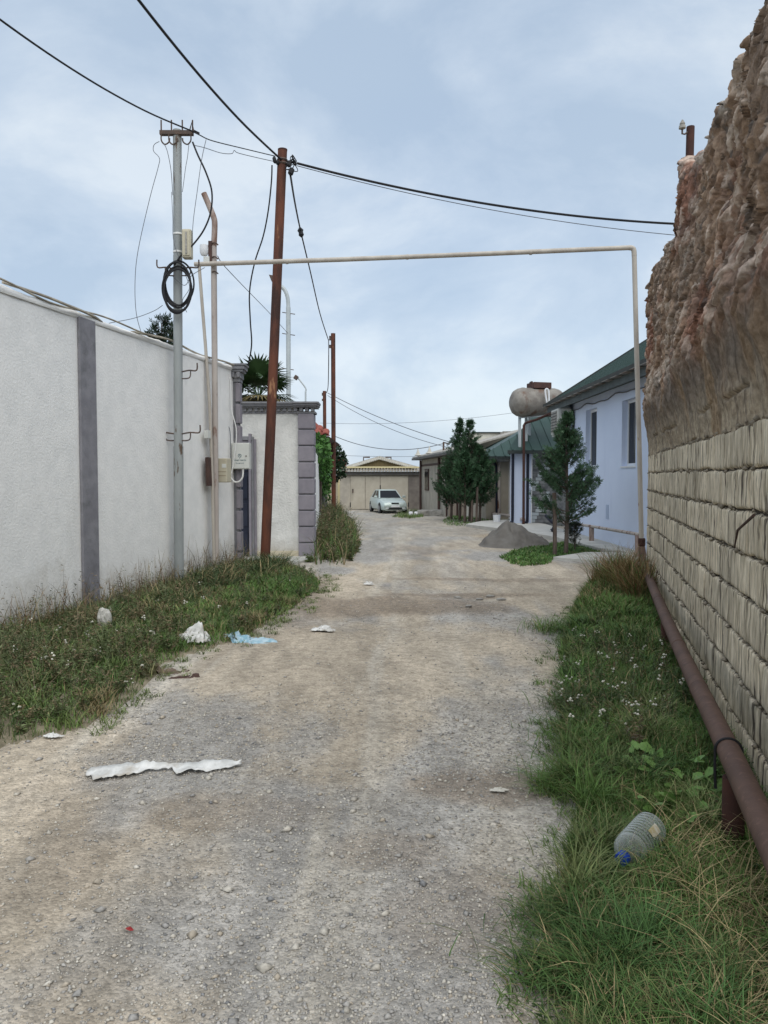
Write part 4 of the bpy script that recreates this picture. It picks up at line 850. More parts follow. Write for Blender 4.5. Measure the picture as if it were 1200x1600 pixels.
for k in range(9):
    x = rx0+.15+k*.33; yt = YA-.25+2.85*min(1, (x-rx0)/1.35); zt_ = zA+.05+1.5*min(1, (x-rx0)/1.35); rb.beam((x, YA-.25, zA+.06), (x, yt, zt_+.012), .05, .03)
rb.build('roof_ribs', M['greenroof'], AR, kind='stuff')
MB().span((rx0-.02, YA-.33, zA-.06), (7.2, YA-.26, zA+.05)).build('gutter', M['darkgutter'], AN)
for k, (px, s) in enumerate(((807, -1), (831, -1))):
    x = P(px, 0, YA-.15).x; MB().tube(spline([(x, YA-.14, zA-.05), (x, YA-.14, 1.2), (x, YA-.14, .22), (x-.03, YA-.15, .14), (x-.16*(1 if k else .5), YA-.2, .08)], 4), .048, 8).build('downpipe', M['navy'], AN, smooth=True)
# brown service pipe with a cranked top in front of the annex
MB().tube([P(818, 820, 24.5), P(818.5, 680, 24.5), P(818.5, 665, 24.5), P(821, 661, 24.5), P(840, 655, 24.0), P(858, 647, 23.4)], .042, 8).solo('service_pipe', M['rustpost'], 'brown cranked pipe rising in front of the small blue annex', 'pipe', tuple(P(818, 820, 24.5)), smooth=True)
MB().tube([P(770, 803, 29), P(800, 806, 26.5), P(819, 812, 24.6)], .05, 8).solo('low_pipe', M['whitepole'], 'short weathered pipe joining the brown cranked pipe near the white bucket', 'pipe', tuple(P(800, 806, 26.5)), smooth=True)
MB().tube([P(753, 797, 31), P(771, 803, 29)], .06, 8).solo('low_pipe', M['rustpost'], 'dark length of low pipe beside the conifer clump', 'pipe', tuple(P(760, 800, 30)), smooth=True)
# ---------------------------------------------------------------- second green roofed building with beige gate
GB = thing('gate_building', 'beige building with green hipped roof and tall plain gate behind the annex', 'building', (5.2, 30, 0))
Yb = 29.0; bx0, bx1 = P(752, 0, Yb).x, P(803, 0, Yb).x; zb_ = P(757, 716, Yb).z
MB().span((bx0+.3, Yb+.1, -.2), (bx1+4, Yb+6, zb_)).build('wall', M['beigewall'], GB)
MB().span((P(781, 0, Yb).x, Yb+.02, -.1), (P(801, 0, Yb).x, Yb+.098, P(0, 722, Yb).z)).build('gate_panel', M['garagedoor'], GB)
MB().span((P(800.5, 0, Yb).x, Yb-.03, -.1), (P(804, 0, Yb).x, Yb+.06, P(0, 718, Yb).z)).build('gate_frame', M['whitetrim'], GB)
MB().span((P(781, 0, Yb).x, Yb-.03, P(0, 721, Yb).z), (P(800, 0, Yb).x, Yb+.06, P(0, 717.5, Yb).z)).build('gate_frame', M['whitetrim'], GB)
MB().tube([P(779.5, 815, Yb-.1), P(779.5, 722, Yb-.1)], .06, 8).build('gate_post', M['whitepole'], GB)
MB().tube([P(770, 718, Yb-.1), P(776, 730, Yb-.1), P(776, 812, Yb-.1)], .045, 8).build('downpipe', M['navy'], GB)
ex = P(755, 0, Yb-.4).x; ez = P(0, 713, Yb-.4).z; tx_ = P(862, 0, Yb+3); tz = P(862, 650, Yb+3).z
rf = MB(); rf.add([(ex, Yb-.4, ez), (bx1+4, Yb-.4, ez), (bx1+4, Yb+3, tz), (tx_.x, Yb+3, tz), (ex, Yb+7, ez)], [(0, 1, 2, 3), (0, 3, 4)]); rf.add([(ex, Yb-.4, ez-.08), (bx1+4, Yb-.4, ez-.08), (bx1+4, Yb+7, ez-.08), (ex, Yb+7, ez-.08)], [(0, 1, 2, 3)])
GR = rf.build('roof', M['greenroof'], GB); rb = MB()
for k in range(12):
    x = ex+.2+k*.36; f = min(1, (x-ex)/(tx_.x-ex)); rb.beam((x, Yb-.4, ez+.012), (x, Yb-.4+3.4*f, ez+(tz-ez)*f+.012), .055, .035)
rb.build('roof_ribs', M['greenroof'], GR, kind='stuff')
MB().span((ex-.02, Yb-.5, ez-.12), (bx1+4, Yb-.402, ez)).build('gutter', M['darkgutter'], GB)
# water tank on legs above the roofs
YT = 25.1
TK = thing('water_tank', 'weathered horizontal steel water tank on white legs above the green roofs', 'water tank', tuple(P(835, 700, YT)))
c = P(842, 629, YT); ax = Vector((1, .28, .02)).normalized(); R_ = .47
MB().lathe([(.06, -.98), (.26, -.94), (.38, -.86), (.44, -.76), (R_, -.62), (R_+.012, -.6), (R_+.012, -.56), (R_, -.54), (R_, .5), (.43, .66), (.34, .8), (.1, .9)], c, ax, 24).build('drum', M['tank'], TK, smooth=True)
MB().box(c+Vector((.0, 0, .53)), (.62, .55, .2), rz=.27).build('hatch', M['rusthatch'], TK, bevel=.02)
MB().box(c+Vector((-.27, -.05, .64)), (.06, .3, .05)).build('hatch_hinge', M['rustpost'], TK)
legs = [(812, 652, 695), (822.5, 648, 690)]
for k, (px, pa, pb) in enumerate(((812, 652, 700), (822, 650, 697), (827, 652, 692))): MB().beam(P(px, pb, YT-.1+.4*k), P(px, pa-3, YT-.1+.4*k), .085, .085).build('leg', M['lamppost'], TK)
MB().beam(P(811, 652, YT-.15), P(850, 649, YT-.15), .07, .07).build('cradle', M['lamppost'], TK); MB().beam(P(803, 640, YT), P(814, 653, YT-.1), .05, .05).build('cradle', M['lamppost'], TK)
MB().tube(spline([P(855, 632, YT-.62), P(852, 610, YT-.62), P(857, 610, YT-.62), P(858, 628, YT-.62)], 4), .028, 8).build('filler_pipe', M['whitetrim'], TK, smooth=True)
# concrete slab platforms
def slab(pts, h, nm, mt='concrete'): return MB().prism([(x, y, float(slope(y))-.05) for x, y in pts], (0, 0, h+.05)).build(nm, M[mt], kind='structure', bevel=.012)
sp = gp([(728, 823), (890, 838), (1012, 868), (1040, 862)]); slab([sp[0], (3.9, 21.2), (4.35, 19.2), (4.6, 16.2), (5.19, 15.0), (5.19, 24.7), (4.6, 27.5), tuple(G(752, 818)[:2])], .09, 'house_pavement')
slab(gp([(864, 874), (1020, 886), (1034, 868), (915, 866)]), .05, 'concrete_path')
# ================================================================ FAR END: garage, stone house, others
YGr = 52.0; gz = float(slope(YGr)); pg = lambda x, y, Y=YGr: P(x, y, Y)
GA = thing('garage', 'old beige garage with steel doors and boarded gable at the end of the lane', 'garage', (0, YGr, gz))
MB().span((pg(529, 0).x, YGr, gz-.2), (pg(661, 0).x, YGr+6, pg(0, 741).z)).build('wall', M['beigewall'], GA)
for (a, b, lab) in ((546.5, 569.5, None), (570.2, 593.5, None), (594.3, 638.5, None)): MB().span((pg(a, 0).x, YGr-.06, gz+.03), (pg(b, 0).x, YGr-.002, pg(0, 744).z)).build('door_panel', M['garagedoor'], GA, bevel=.02)
MB().span((pg(639.3, 0).x, YGr-.05, gz-.1), (pg(658, 0).x, YGr-.002, pg(0, 742).z)).build('side_panel', M['greywall'], GA)
MB().span((pg(549, 0).x, YGr-.12, pg(0, 770).z), (pg(551, 0).x, YGr-.062, pg(0, 764).z)).build('handle', M['iron'], GA)
for px in (546, 594, 639): MB().span((pg(px, 0).x-.03, YGr-.075, pg(0, 792 if px != 594 else 768).z), (pg(px, 0).x+.03, YGr-.063, pg(0, 785 if px != 594 else 758).z)).build('hinge', M['dark'], GA)
MB().span((pg(528, 0).x, YGr-.25, pg(0, 742).z), (pg(658, 0).x, YGr-.05, pg(0, 737).z)).build('fascia', M['fascia'], GA)
n = 300; X = np.linspace(pg(529, 0).x, pg(658, 0).x, n); zc = pg(0, 734.5).z
V = np.concatenate([np.stack([X, 0*X+YGr-.45, zc-.04+.055*np.sin(X*2*np.pi/.2)], -1), np.stack([X, 0*X+YGr+.4, zc+.2+.055*np.sin(X*2*np.pi/.2)], -1)]); i = np.arange(n-1)
o = np_mesh('corrugated_canopy', V, np.stack([i, i+1, i+n+1, i+n], -1), M['corr'], parent=GA); md = o.modifiers.new('thick', 'SOLIDIFY'); md.thickness = .05
MB().span((pg(528, 0).x, YGr-.42, pg(0, 731.5).z), (pg(656, 0).x, YGr-.34, pg(0, 729).z)).build('canopy_trim', M['yellowtrim'], GA)
pk, l, r = pg(593, 714), pg(540, 730), pg(650, 730)
MB().prism([pg(549, 729.5), pg(642, 729.5), pg(593, 716)], (0, .08, 0)).build('gable', M['gablewood'], GA)
for k in range(22):
    x = 552+k*4.1; h = (x-549)/44 if x < 593 else (642-x)/49; MB().beam(P(x, 729, YGr-.01), P(x, 729-12.5*h, YGr-.01), .025, .02, up=(0, 1, 0)).build('gable_batten', M['gablewood'], GA)
for a, b in ((l, pk), (pk, r)): MB().beam(a+Vector((0, -.14, 0)), b+Vector((0, -.14, 0)), .08, .10, up=(0, 0, 1)).build('barge_board', M['palewood'], GA)
for k in range(38):  # scalloped edge of the corrugated roof
    f = (k+.5)/38; q = l.lerp(pk, f*2) if f < .5 else pk.lerp(r, f*2-1); MB().lathe([(.005, -.05), (.075, -.03), (.075, .03), (.005, .05)], q+Vector((0, -.2, -.11)), axis=(0, 1, 0), n=7).build('scallop', M['palewood'], GA)
rf = MB(); rf.prism([l+Vector((-.1, 0, .05)), pk+Vector((0, 0, .07)), r+Vector((.1, 0, .05)), r+Vector((.1, 0, -.03)), pk+Vector((0, 0, -.01)), l+Vector((-.1, 0, -.03))], (0, 6, 0)); rf.build('roof', M['corr'], GA)
for px in (568, 611): MB().tube([pg(px, 722, YGr+4), pg(px, 714.5, YGr+4), pg(px-(9 if px > 590 else -10), 714.5, YGr+4)], .05, 6).build('roof_frame', M['iron'], GA)
# stone house between the garage and the conifers
SH = thing('stone_house', 'beige stone house with narrow windows beyond the conifer clump', 'house', (3, 42, -.5))
A = Vector((P(661, 0, 48).x, 48, 0)); B = Vector((P(752, 0, 31.5).x, 31.5, 0)); t = (B-A).normalized(); nrm = Vector((t.y, -t.x, 0)); nrm = -nrm if nrm.x > 0 else nrm
def sw(Y, off, z): p = A.lerp(B, (48-Y)/16.5); return Vector((p.x, p.y, z))+nrm*off
zE = P(660, 722, 48).z
def spanw(mb, y0, y1, o0, o1, z0, z1): return mb.prism([sw(y0, o0, z0), sw(y1, o0, z0), sw(y1, o1, z0), sw(y0, o1, z0)], (0, 0, z1-z0))
def yat(px):  # Y where the sight line of photo column px meets the wall
    k = (px-600)/1200; d = B-A; s = (k*A.y-A.x)/(d.x-k*d.y); return A.y+s*d.y
mb = MB(); spanw(mb, 48.2, 31.5, 0, -3.5, -.8, zE+.2); mb.build('wall', M['beigewall'], SH)
for p0_, p1_ in ((664.5, 670.5), (684.5, 689.5)):
    y0, y1 = yat(p0_), yat(p1_); m_ = MB(); spanw(m_, y0, y1, .05, .002, P(0, 766, y0).z, P(0, 733, y0).z); W = m_.build('window', M['brown'], SH)
    for k in range(3): yk0 = y0+(y1-y0)*(.1+.3*k); m_ = MB(); spanw(m_, yk0, yk0+(y1-y0)*.2, .07, .052, P(0, 764, y0).z, P(0, 735, y0).z); m_.build('pane', M['glass'], W)
for px in (659.5, 688.5, 701, 718, 722):
    y0 = yat(px); MB().tube([sw(y0, .1, -.7), sw(y0, .1, zE+.1)], .07 if px < 700 else .05, 6).build('downpipe' if px in (659.5, 688.5) else 'door_post', M['brown'], SH)
for a, b, m_ in ((702, 708, 'tan'), (709.5, 716, 'tan'), (719, 721, 'rustpost'), (723, 729, 'tan'), (731, 736, 'parapet')):
    mb = MB(); spanw(mb, yat(a), yat(b), .06, .003, -.6, P(0, 772, yat(a)).z); mb.build('gate_leaf', M[m_], SH)
mb = MB(); spanw(mb, 48.8, 33, .55, -.0, zE+.12, zE+.24); mb.build('eave_board', M['fascia'], SH); mb = MB(); spanw(mb, 48.2, 33, .03, -.02, zE-.28, zE-.16); mb.build('string_course', M['brown'], SH)
mb = MB(); mb.prism([sw(48.8, .5, zE+.25), sw(33, .5, zE+.25), sw(33, -4, zE+1.5), sw(48.8, -4, zE+1.5)], (0, 0, .07)); mb.build('roof', M['corr'], SH)
for px, py in ((653, 712), (671, 709)):
    p = P(px, py, 46 if px < 660 else 43); MB().lathe([(.18, 0), (.22, .04), (.12, .1), (.05, .3), (.02, .42)], p, n=8).build('finial', M['palewood'], SH)
mp_ = P(693, 706, 40); MB().tube([mp_, mp_+Vector((0, 0, .5))], .05, 6).build('roof_mast', M['iron'], SH); MB().beam(P(692, 691, 40), P(703, 694, 40), .06, .06).build('roof_mast', M['iron'], SH)
# pale parapet building behind
PB = thing('parapet_building', 'off white flat roofed building rising behind the conifer clump', 'building', (6, 41, -.4))
MB().span((P(735, 0, 41).x, 41, -.6), (P(840, 0, 41).x, 46, P(0, 677, 41).z)).build('wall', M['parapet'], PB); MB().span((P(744, 0, 41).x, 40.9, P(0, 677, 41).z+.0), (P(786, 0, 41).x, 42, P(0, 675, 41).z)).build('coping', M['darkgutter'], PB)
for k in range(7): MB().box((P(788+k*6, 0, 41).x, 41.1, P(0, 677-1.3*math.sin(k), 41).z), (.22, .3, .14), ry=.2*math.sin(k*3)).build('coping_rubble', M['oldconcrete'], PB)
# cream house and red roofed house at the far left
CH_ = thing('cream_house', 'cream walled house with dark flat eave behind the far rusty pole', 'house', (-4, 57, -.6))
MB().span((P(498, 0, 57).x, 57, -.8), (P(529, 0, 57).x, 61, P(0, 744, 57).z)).build('wall', M['cream'], CH_); MB().span((P(502, 0, 57).x, 56.6, P(0, 746, 57).z), (P(526, 0, 57).x, 57.3, P(0, 743.5, 57).z)).build('eave', M['brown'], CH_); MB().span((P(525.5, 0, 56).x, 56, -.8), (P(529.5, 0, 56).x, 56.5, P(0, 734, 56).z)).build('corner_post', M['yellowtrim'], CH_)
MB().span((P(526, 0, 62).x, 62, -.6), (P(538.5, 0, 62).x, 63.5, P(0, 715.5, 62).z)).solo('brick_chimney', M['redtile'], 'square red brick stack behind the garage roof', 'chimney', tuple(P(532, 780, 62)))
RH = thing('tiled_house', 'house corner with red clay tiles peeping over the vine covered wall', 'house', (-4, 27, 0))
ex_, ez_ = P(514, 0, 27).x, P(0, 679, 27).z
MB().span((-8, 26.6, -.2), (ex_-.55, 33, ez_-.2)).build('wall', M['fascia'], RH)
MB().prism([(ex_, 26.2, ez_-.10), (ex_, 33, ez_-.10), (ex_-.5, 33, ez_-.42), (ex_-.5, 26.2, ez_-.42)], (-.3, 0, 0)).build('soffit', M['brown'], RH)
for r_ in range(5):
    for k in range(9-r_):
        x = ex_-.10-.24*r_-.27*k; y = 26.0+.30*r_; z = ez_-.02+.135*r_
        MB().prism([(x-.125, y, z-.05), (x-.085, y, z+.02), (x+.0, y, z+.05), (x+.085, y, z+.02), (x+.125, y, z-.05), (x+.06, y, z-.005), (x, y, z+.012), (x-.06, y, z-.005)], (0, .36, .15)).build('roof_tile', M['redtile'], RH)
MB().prism([(ex_+.05, 26.05, ez_-.10), (-8, 26.05, ez_-.10), (-8, 29.5, ez_+1.35), (ex_-1.6, 29.5, ez_+1.35)], (0, 0, .03)).build('roof_deck', M['redtile'], RH)
# ================================================================ GRASS AND WEEDS
g = np.random.default_rng(21)
def fade(x, y, d): return np.clip((4.2/np.maximum(y, 1))**1.0, .08, 1)
parts = []
# right verge: dense green turf, drier near the pipe foot
x, y = in_patch(POLY_R, 80000, g, fade, -.06); d = inpoly(x, y, POLY_R); n = len(x)
tall = .5+.5*np.clip(2*fbm(x*1.6, y*1.6, 5.5, 3), -1, 1)
h = (.05+.16*g.random(n)*(.3+1.1*tall))*sstep(-.02, .22, d+.08)*(1+.5*sstep(7, 10, y)); h = np.maximum(h, .02); lean = .25+.9*g.random(n)
dry = .08+.28*sstep(.9, 1.5, d+.25*fbm(x*2, y*2, 1, 2))*(y < 5)+.25*sstep(3.4, 2.2, y)+.30*sstep(8.3, 10, y)
parts.append(blades(x, y, VR(x, y), h, (.0035+.003*g.random(n))*np.clip(y/4, .8, 2.2), lean, grass_cols(x, y, g, dry), g))
# tufts hanging over the road edge
for (px, py, r, hh, k) in ((885, 1235, .15, .22, 900), (905, 1180, .2, .2, 700), (890, 1440, .14, .18, 700), (885, 1530, .14, .2, 800), (895, 1105, .2, .2, 600), (1010, 1400, .3, .16, 800), (905, 1150, .25, .2, 700), (940, 1500, .3, .17, 900), (870, 985, .3, .28, 500)):
    c = G(px, py); x = c.x+g.normal(size=k)*r*.5; y = c.y+g.normal(size=k)*r*.5; h = hh*(.5+.6*g.random(k)); parts.append(blades(x, y, VR(x, y), h, .0042+.002*g.random(k), .5+.9*g.random(k), grass_cols(x, y, g, .05), g))
for k in range(90):
    y0 = 2.0+7.4*g.random()**1.2; i_ = [p for p in EDGE_R]; ex = float(np.interp(y0, [p[1] for p in EDGE_R], [p[0] for p in EDGE_R])); x0 = ex+.05+(1.2*g.random()**2)*min(1, (RX(y0)-ex)/1.3); m_ = 130
    x = x0+g.normal(size=m_)*.05; y = y0+g.normal(size=m_)*.05; h = (.12+.14*g.random())*(.5+.6*g.random(m_)); tint = np.array([[.10, .18, .045], [.13, .16, .06], [.06, .12, .035]][k % 3])
    parts.append(blades(x, y, VR(x, y), h, (.004+.002*g.random(m_))*max(1, y0/4), .4+.9*g.random(m_), tint*(.65+.7*g.random((m_, 1))), g))
# brown tall grass at the far end of the right verge
c = [(3.0+.75*g.random(), 9.1+1.9*g.random()) for _ in range(3600)]; x, y = np.array(c).T; x = x-.04; k = x < RX(np.minimum(y, 10.85))-.02; x, y = x[k], y[k]; n = len(x); h = .32+.5*g.random(n)
cc = np.where((g.random(n) < .55)[:, None], np.array([.20, .125, .06])*(.6+.8*g.random((n, 1))), grass_cols(x, y, g, .35)); parts.append(blades(x, y, VR(x, y), h, .006+.004*g.random(n), .3+.7*g.random(n), cc, g))
# long dry bents in the right foreground
x, y = in_patch([(.85, 1.5), (1.75, 2.0), (1.9, 3.4), (1.15, 3.3)], 900, g); n = len(x); h = .10+.2*g.random(n); parts.append(blades(x, y, VR(x, y), h, .003+.002*g.random(n), .6+1.1*g.random(n), STRAW*(.6+.7*g.random((n, 1))), g, (0, .3, .6, .85)))
for k in range(90):
    y0 = 1.9+7.5*g.random(); ex = float(np.interp(y0, [p[1] for p in EDGE_R], [p[0] for p in EDGE_R])); x0 = ex-.02-.2*g.random()**2; m_ = 16
    x = x0+g.normal(size=m_)*.025; y = y0+g.normal(size=m_)*.025; parts.append(blades(x, y, HR(x, y), (.03+.05*g.random())*(.5+.6*g.random(m_)), .004+.003*g.random(m_), .7+.9*g.random(m_), np.array([.11, .17, .05])*(.6+.7*g.random((m_, 1))), g))
V, F, C = merge(parts); np_mesh('grass_right', V, F, M['grass'], col=C, kind='stuff')
# left verge
parts = []
x, y = in_patch(POLY_L, 46000, g, lambda x, y, d: np.clip((6/np.maximum(y, 3))**.8, .1, 1)*(.45+.55*sstep(6.2, 8.0, y)), -.07); d = inpoly(x, y, POLY_L); n = len(x)
wallside = sstep(.9, .1, x-LX(y)); lush = sstep(.9, 0, np.hypot((x+1.35)/1.0, (y-10.6)/1.6))
h = (.05+.11*g.random(n))*(1+.55*wallside+.5*lush)*sstep(-.02, .3, d+.08)+.015; dry = .10+.10*wallside; dry = dry*(1-.8*lush)
cc = grass_cols(x, y, g, dry); cc = cc*(1-.5*lush[:, None])+.5*lush[:, None]*np.array([.07, .15, .03]); parts.append(blades(x, y, VL(x, y), h, (.0045+.0035*g.random(n))*np.clip(y/6, .8, 1.8), .3+.9*g.random(n), cc, g))
# coarse arching tussocks under the wall
k = 150; cy = 7.6+5.0*g.random(k); cx = LX(cy)+.12+.85*g.random(k)**1.3; cx = np.minimum(cx, np.interp(cy, [7.6, 9, 11, 12.6], [-2.1, -1.9, -1.45, -1.2]))
x = np.repeat(cx, 60)+.07*g.normal(size=k*60); y = np.repeat(cy, 60)+.07*g.normal(size=k*60); n = len(x); hh = np.repeat((.15+.2*g.random(k))*(1+.35*sstep(9, 11, cy)), 60)*(.5+.6*g.random(n))
parts.append(blades(x, y, VL(x, y), hh, .007+.005*g.random(n), .5+.9*g.random(n), np.where((g.random(n) < .16)[:, None], STRAW*.8, np.array([.06, .095, .035]))*(.6+.8*g.random((n, 1))), g, (0, .3, .6, .85)))
for k in range(150):
    y0 = 4.6+8*g.random(); ex = float(np.interp(y0, [p[1] for p in EDGE_L[:12]], [p[0] for p in EDGE_L[:12]])); t_ = g.random(); x0 = ex*(1-t_)+(LX(y0)+.1)*t_; m_ = 90
    x = x0+g.normal(size=m_)*.06; y = y0+g.normal(size=m_)*.06; h = (.10+.2*g.random()*(.5+t_))*(.5+.6*g.random(m_)); tint = np.array([[.12, .17, .05], [.16, .15, .07], [.07, .12, .035], [.22, .175, .09]][k % 4])
    parts.append(blades(x, y, VL(x, y), h, .006+.004*g.random(m_), .4+.9*g.random(m_), tint*(.6+.7*g.random((m_, 1))), g))
# dry stalks along the foot of the wall
n = 900; y = 4.5+8.2*g.random(n); x = LX(y)+.05+.35*g.random(n)**2; parts.append(blades(x, y, VL(x, y), (.22+.42*g.random(n)**1.5)*(1+.3*sstep(8, 11, y)), .005+.004*g.random(n), .15+.6*g.random(n), np.where((g.random(n) < .5)[:, None], BROWN, STRAW*.7)*(.7+.6*g.random((n, 1))), g, (0, .3, .6, .85)))
for k in range(110):  # stray sprigs creeping out on to the road
    y0 = 4.4+8*g.random(); ex = float(np.interp(y0, [p[1] for p in EDGE_L[:12]], [p[0] for p in EDGE_L[:12]])); x0 = ex+.03+.28*g.random()**2; m_ = 16
    x = x0+g.normal(size=m_)*.03; y = y0+g.normal(size=m_)*.03; parts.append(blades(x, y, HR(x, y), (.03+.06*g.random())*(.5+.6*g.random(m_)), .005+.003*g.random(m_), .7+.9*g.random(m_), np.array([.12, .16, .05])*(.6+.7*g.random((m_, 1))), g))
V, F, C = merge(parts); np_mesh('grass_left', V, F, M['grass'], col=C, kind='stuff')
# small lawns on the far right and round the garage
def lawn(name, pts, n, h0, seed, mixc=(.06, .15, .03), kk=.5):
    g = np.random.default_rng(seed); poly = gp(pts); x, y = in_patch(poly, n, g, None, .0); n = len(x); c = grass_cols(x, y, g, .06)*(1-kk)+kk*np.array(mixc)
    V, F, C = blades(x, y, HR(x, y)+.0, h0*(.4+.8*g.random(n)), .012+.012*g.random(n), .3+.8*g.random(n), c, g); np_mesh(name, V, F, M['grass'], col=C, kind='stuff')
lawn('lawn_grass', [(782, 872), (800, 861), (850, 850), (905, 845), (948, 862), (915, 868), (868, 870), (858, 882), (812, 885)], 9000, .075, 31)
lawn('lawn_grass', [(690, 818), (712, 806), (770, 803), (800, 815), (735, 822), (700, 823)], 5000, .10, 32)
lawn('lawn_grass', [(612, 808), (626, 797), (655, 797), (662, 808), (640, 811)], 1400, .22, 33, (.10, .13, .05))
# feathery weeds: stems with many small leaves, white flower heads on some
def weeds(px, py, pz, hts, g, ns=5, nl=18, leaf=.03, col=(.05, .085, .03), dry=.15, spread=.55):
    n = len(px); S = n*ns; az = g.random(S)*2*np.pi; tilt = spread*(.2+g.random(S)); h = np.repeat(hts, ns)*(.55+.55*g.random(S)); bx, by, bz = [np.repeat(a, ns) for a in (px, py, pz)]
    ct = np.array(col)*(.6+.8*g.random((S, 1))); ct = np.where((g.random(S) < dry)[:, None], np.array([.19, .145, .085]), ct)
    def at(t, i=slice(None)):
        return np.stack([bx[i]+np.cos(az[i])*tilt[i]*h[i]*t**1.3, by[i]+np.sin(az[i])*tilt[i]*h[i]*t**1.3, bz[i]+h[i]*(t-.18*tilt[i]*t*t)], -1)
    Vs = []; a, b = at(np.zeros(S)), at(np.ones(S)); m_ = at(np.full(S, .5)); w = np.stack([-np.sin(az), np.cos(az), 0*az], -1)*.0025
    V = np.stack([a-w, a+w, m_+w, m_-w, b], 1); F = np.array([[0, 1, 2], [0, 2, 3], [3, 2, 4]]); out_ = [(V.reshape(-1, 3), (F[None]+(np.arange(S)*5)[:, None, None]).reshape(-1, 3), np.repeat(ct*.8, 5, 0))]
    i = np.repeat(np.arange(S), nl); t = .12+.88*g.random(len(i)); p = at(t, i); k = len(i); d = g.normal(size=(k, 3))*np.array([1, 1, .55]); d /= np.linalg.norm(d, axis=1)[:, None]; sd_ = np.cross(d, g.normal(size=(k, 3))); sd_ /= np.linalg.norm(sd_, axis=1)[:, None]
    l = leaf*(.5+g.random(k))*(1.25-.6*t); V = np.stack([p, p+d*(l*.5)[:, None]+sd_*(l*.12)[:, None], p+d*l[:, None], p+d*(l*.5)[:, None]-sd_*(l*.12)[:, None]], 1)
    F = np.array([[0, 1, 2], [0, 2, 3]]); out_.append((V.reshape(-1, 3), (F[None]+(np.arange(k)*4)[:, None, None]).reshape(-1, 3), np.repeat(ct[i]*(.7+.6*g.random((k, 1))), 4, 0)))
    return merge(out_), at(np.ones(S)*.99)
g = np.random.default_rng(41)
polyA = gp([(-200, 1260), (0, 1165), (90, 1142), (190, 1100), (222, 1070), (250, 1040), (300, 1000), (230, 985), (100, 985), (-60, 1010), (-200, 1060)])
x, y = in_patch(polyA, 620, g); hts = (.08+.24*g.random(len(x))**1.8)*(.55+.9*np.clip(.5+1.4*fbm(x*1.5, y*1.5, 8, 3), 0, 1)); (V, F, C), tips = weeds(x, y, VL(x, y), hts, g, 6, 26, .03, (.095, .12, .05), .28, .9)
x2, y2 = in_patch(POLY_L, 260, g, lambda x, y, d: (y > 7.3)*.9); (V2, F2, C2), tips2 = weeds(x2, y2, VL(x2, y2), .12+.2*g.random(len(x2)), g, 5, 18, .033, (.085, .115, .05), .3, .7)
k = 170; y5 = 5.0+7.4*g.random(k)**1.25; x5 = LX(y5)+.06+.95*g.random(k)**1.8; (V5, F5, C5), t5 = weeds(x5, y5, VL(x5, y5), (.24+.44*g.random(k)**1.4)*(1-.35*np.clip((x5-LX(y5))/1.0, 0, 1)), g, 5, 18, .036, (.12, .135, .065), .5, .55)
V, F, C = merge([(V, F, C), (V2, F2, C2), (V5, F5, C5)]); np_mesh('weeds_left', V, F, M['leaf'], col=C, kind='stuff')
x3, y3 = in_patch(gp([(870, 1180), (1050, 1180), (1090, 1100), (1040, 1030), (900, 1010), (870, 1090)]), 120, g); (V3, F3, C3), tips3 = weeds(x3, y3, VR(x3, y3), .14+.16*g.random(len(x3)), g, 5, 20, .026, (.09, .12, .055), .3, .6)
x4, y4 = in_patch(POLY_R, 90, g, lambda x, y, d: np.clip(4/y, .1, 1)); (V4, F4, C4), t4 = weeds(x4, y4, VR(x4, y4), .09+.1*g.random(len(x4)), g, 4, 16, .026, (.05, .10, .03), .15, .8)
V, F, C = merge([(V3, F3, C3), (V4, F4, C4)]); np_mesh('weeds_right', V, F, M['leaf'], col=C, kind='stuff')
def flowers(name, tips, n, g, s=.009):
    c = tips[g.choice(len(tips), n, replace=False)]; k = 4; p = np.repeat(c, k, 0)+g.normal(size=(n*k, 3))*.012; base = np.array([[1, 0, 0], [-1, 0, 0], [0, 1, 0], [0, -1, 0], [0, 0, .8], [0, 0, -.8]])
    V = p[:, None]+base[None]*(s*(.5+.6*g.random((n*k, 1, 1)))); F = np.array([[0, 2, 4], [2, 1, 4], [1, 3, 4], [3, 0, 4], [2, 0, 5], [1, 2, 5], [3, 1, 5], [0, 3, 5]])
    np_mesh(name, V.reshape(-1, 3), (F[None]+(np.arange(n*k)*6)[:, None, None]).reshape(-1, 3), M['leaf'], col=np.repeat(np.array([.62, .60, .52])*(.75+.3*g.random((n*k, 1))), 6, 0), kind='stuff')
flowers('white_flowers', np.concatenate([tips, tips2]), 80, g, .012); flowers('white_flowers', tips3, 45, g, .011)
# single taller weeds one can pick out
def weed_plant(label, name, loc, h, seed, ns=7, nl=30, leaf=.04, col=(.07, .085, .045), dry=.3, spread=.4, group=None):
    g = np.random.default_rng(seed); p = np.array(loc); (V, F, C), t = weeds(p[None, 0].repeat(1), p[None, 1], p[None, 2], np.array([h]), g, ns, nl, leaf, col, dry, spread)
    o = np_mesh(name, V, F, M['leaf'], loc=loc, col=C); set_tag(o, label, 'weed', group); return o
for px, Y, h, sd_, lab in ((45, 8.0, .66, 1, 'leggy dry weed against the white wall at the left edge'), (82, 8.3, .72, 2, 'tall thin weed just left of the grey pilaster'), (20, 7.4, .5, 3, 'bushy olive weed in the left corner under the wall')):
    xx = P(px, 0, Y).x; weed_plant(lab, 'weed', (xx, Y, float(VL(xx, Y))), h, sd_)
gx = G(1005, 1205); weed_plant('grey seeding thistle standing among the broad leaves on the right verge', 'thistle', (gx.x-.03, gx.y, float(VR(gx.x, gx.y))), .26, 5, 7, 34, .03, (.14, .125, .085), .7, .35)
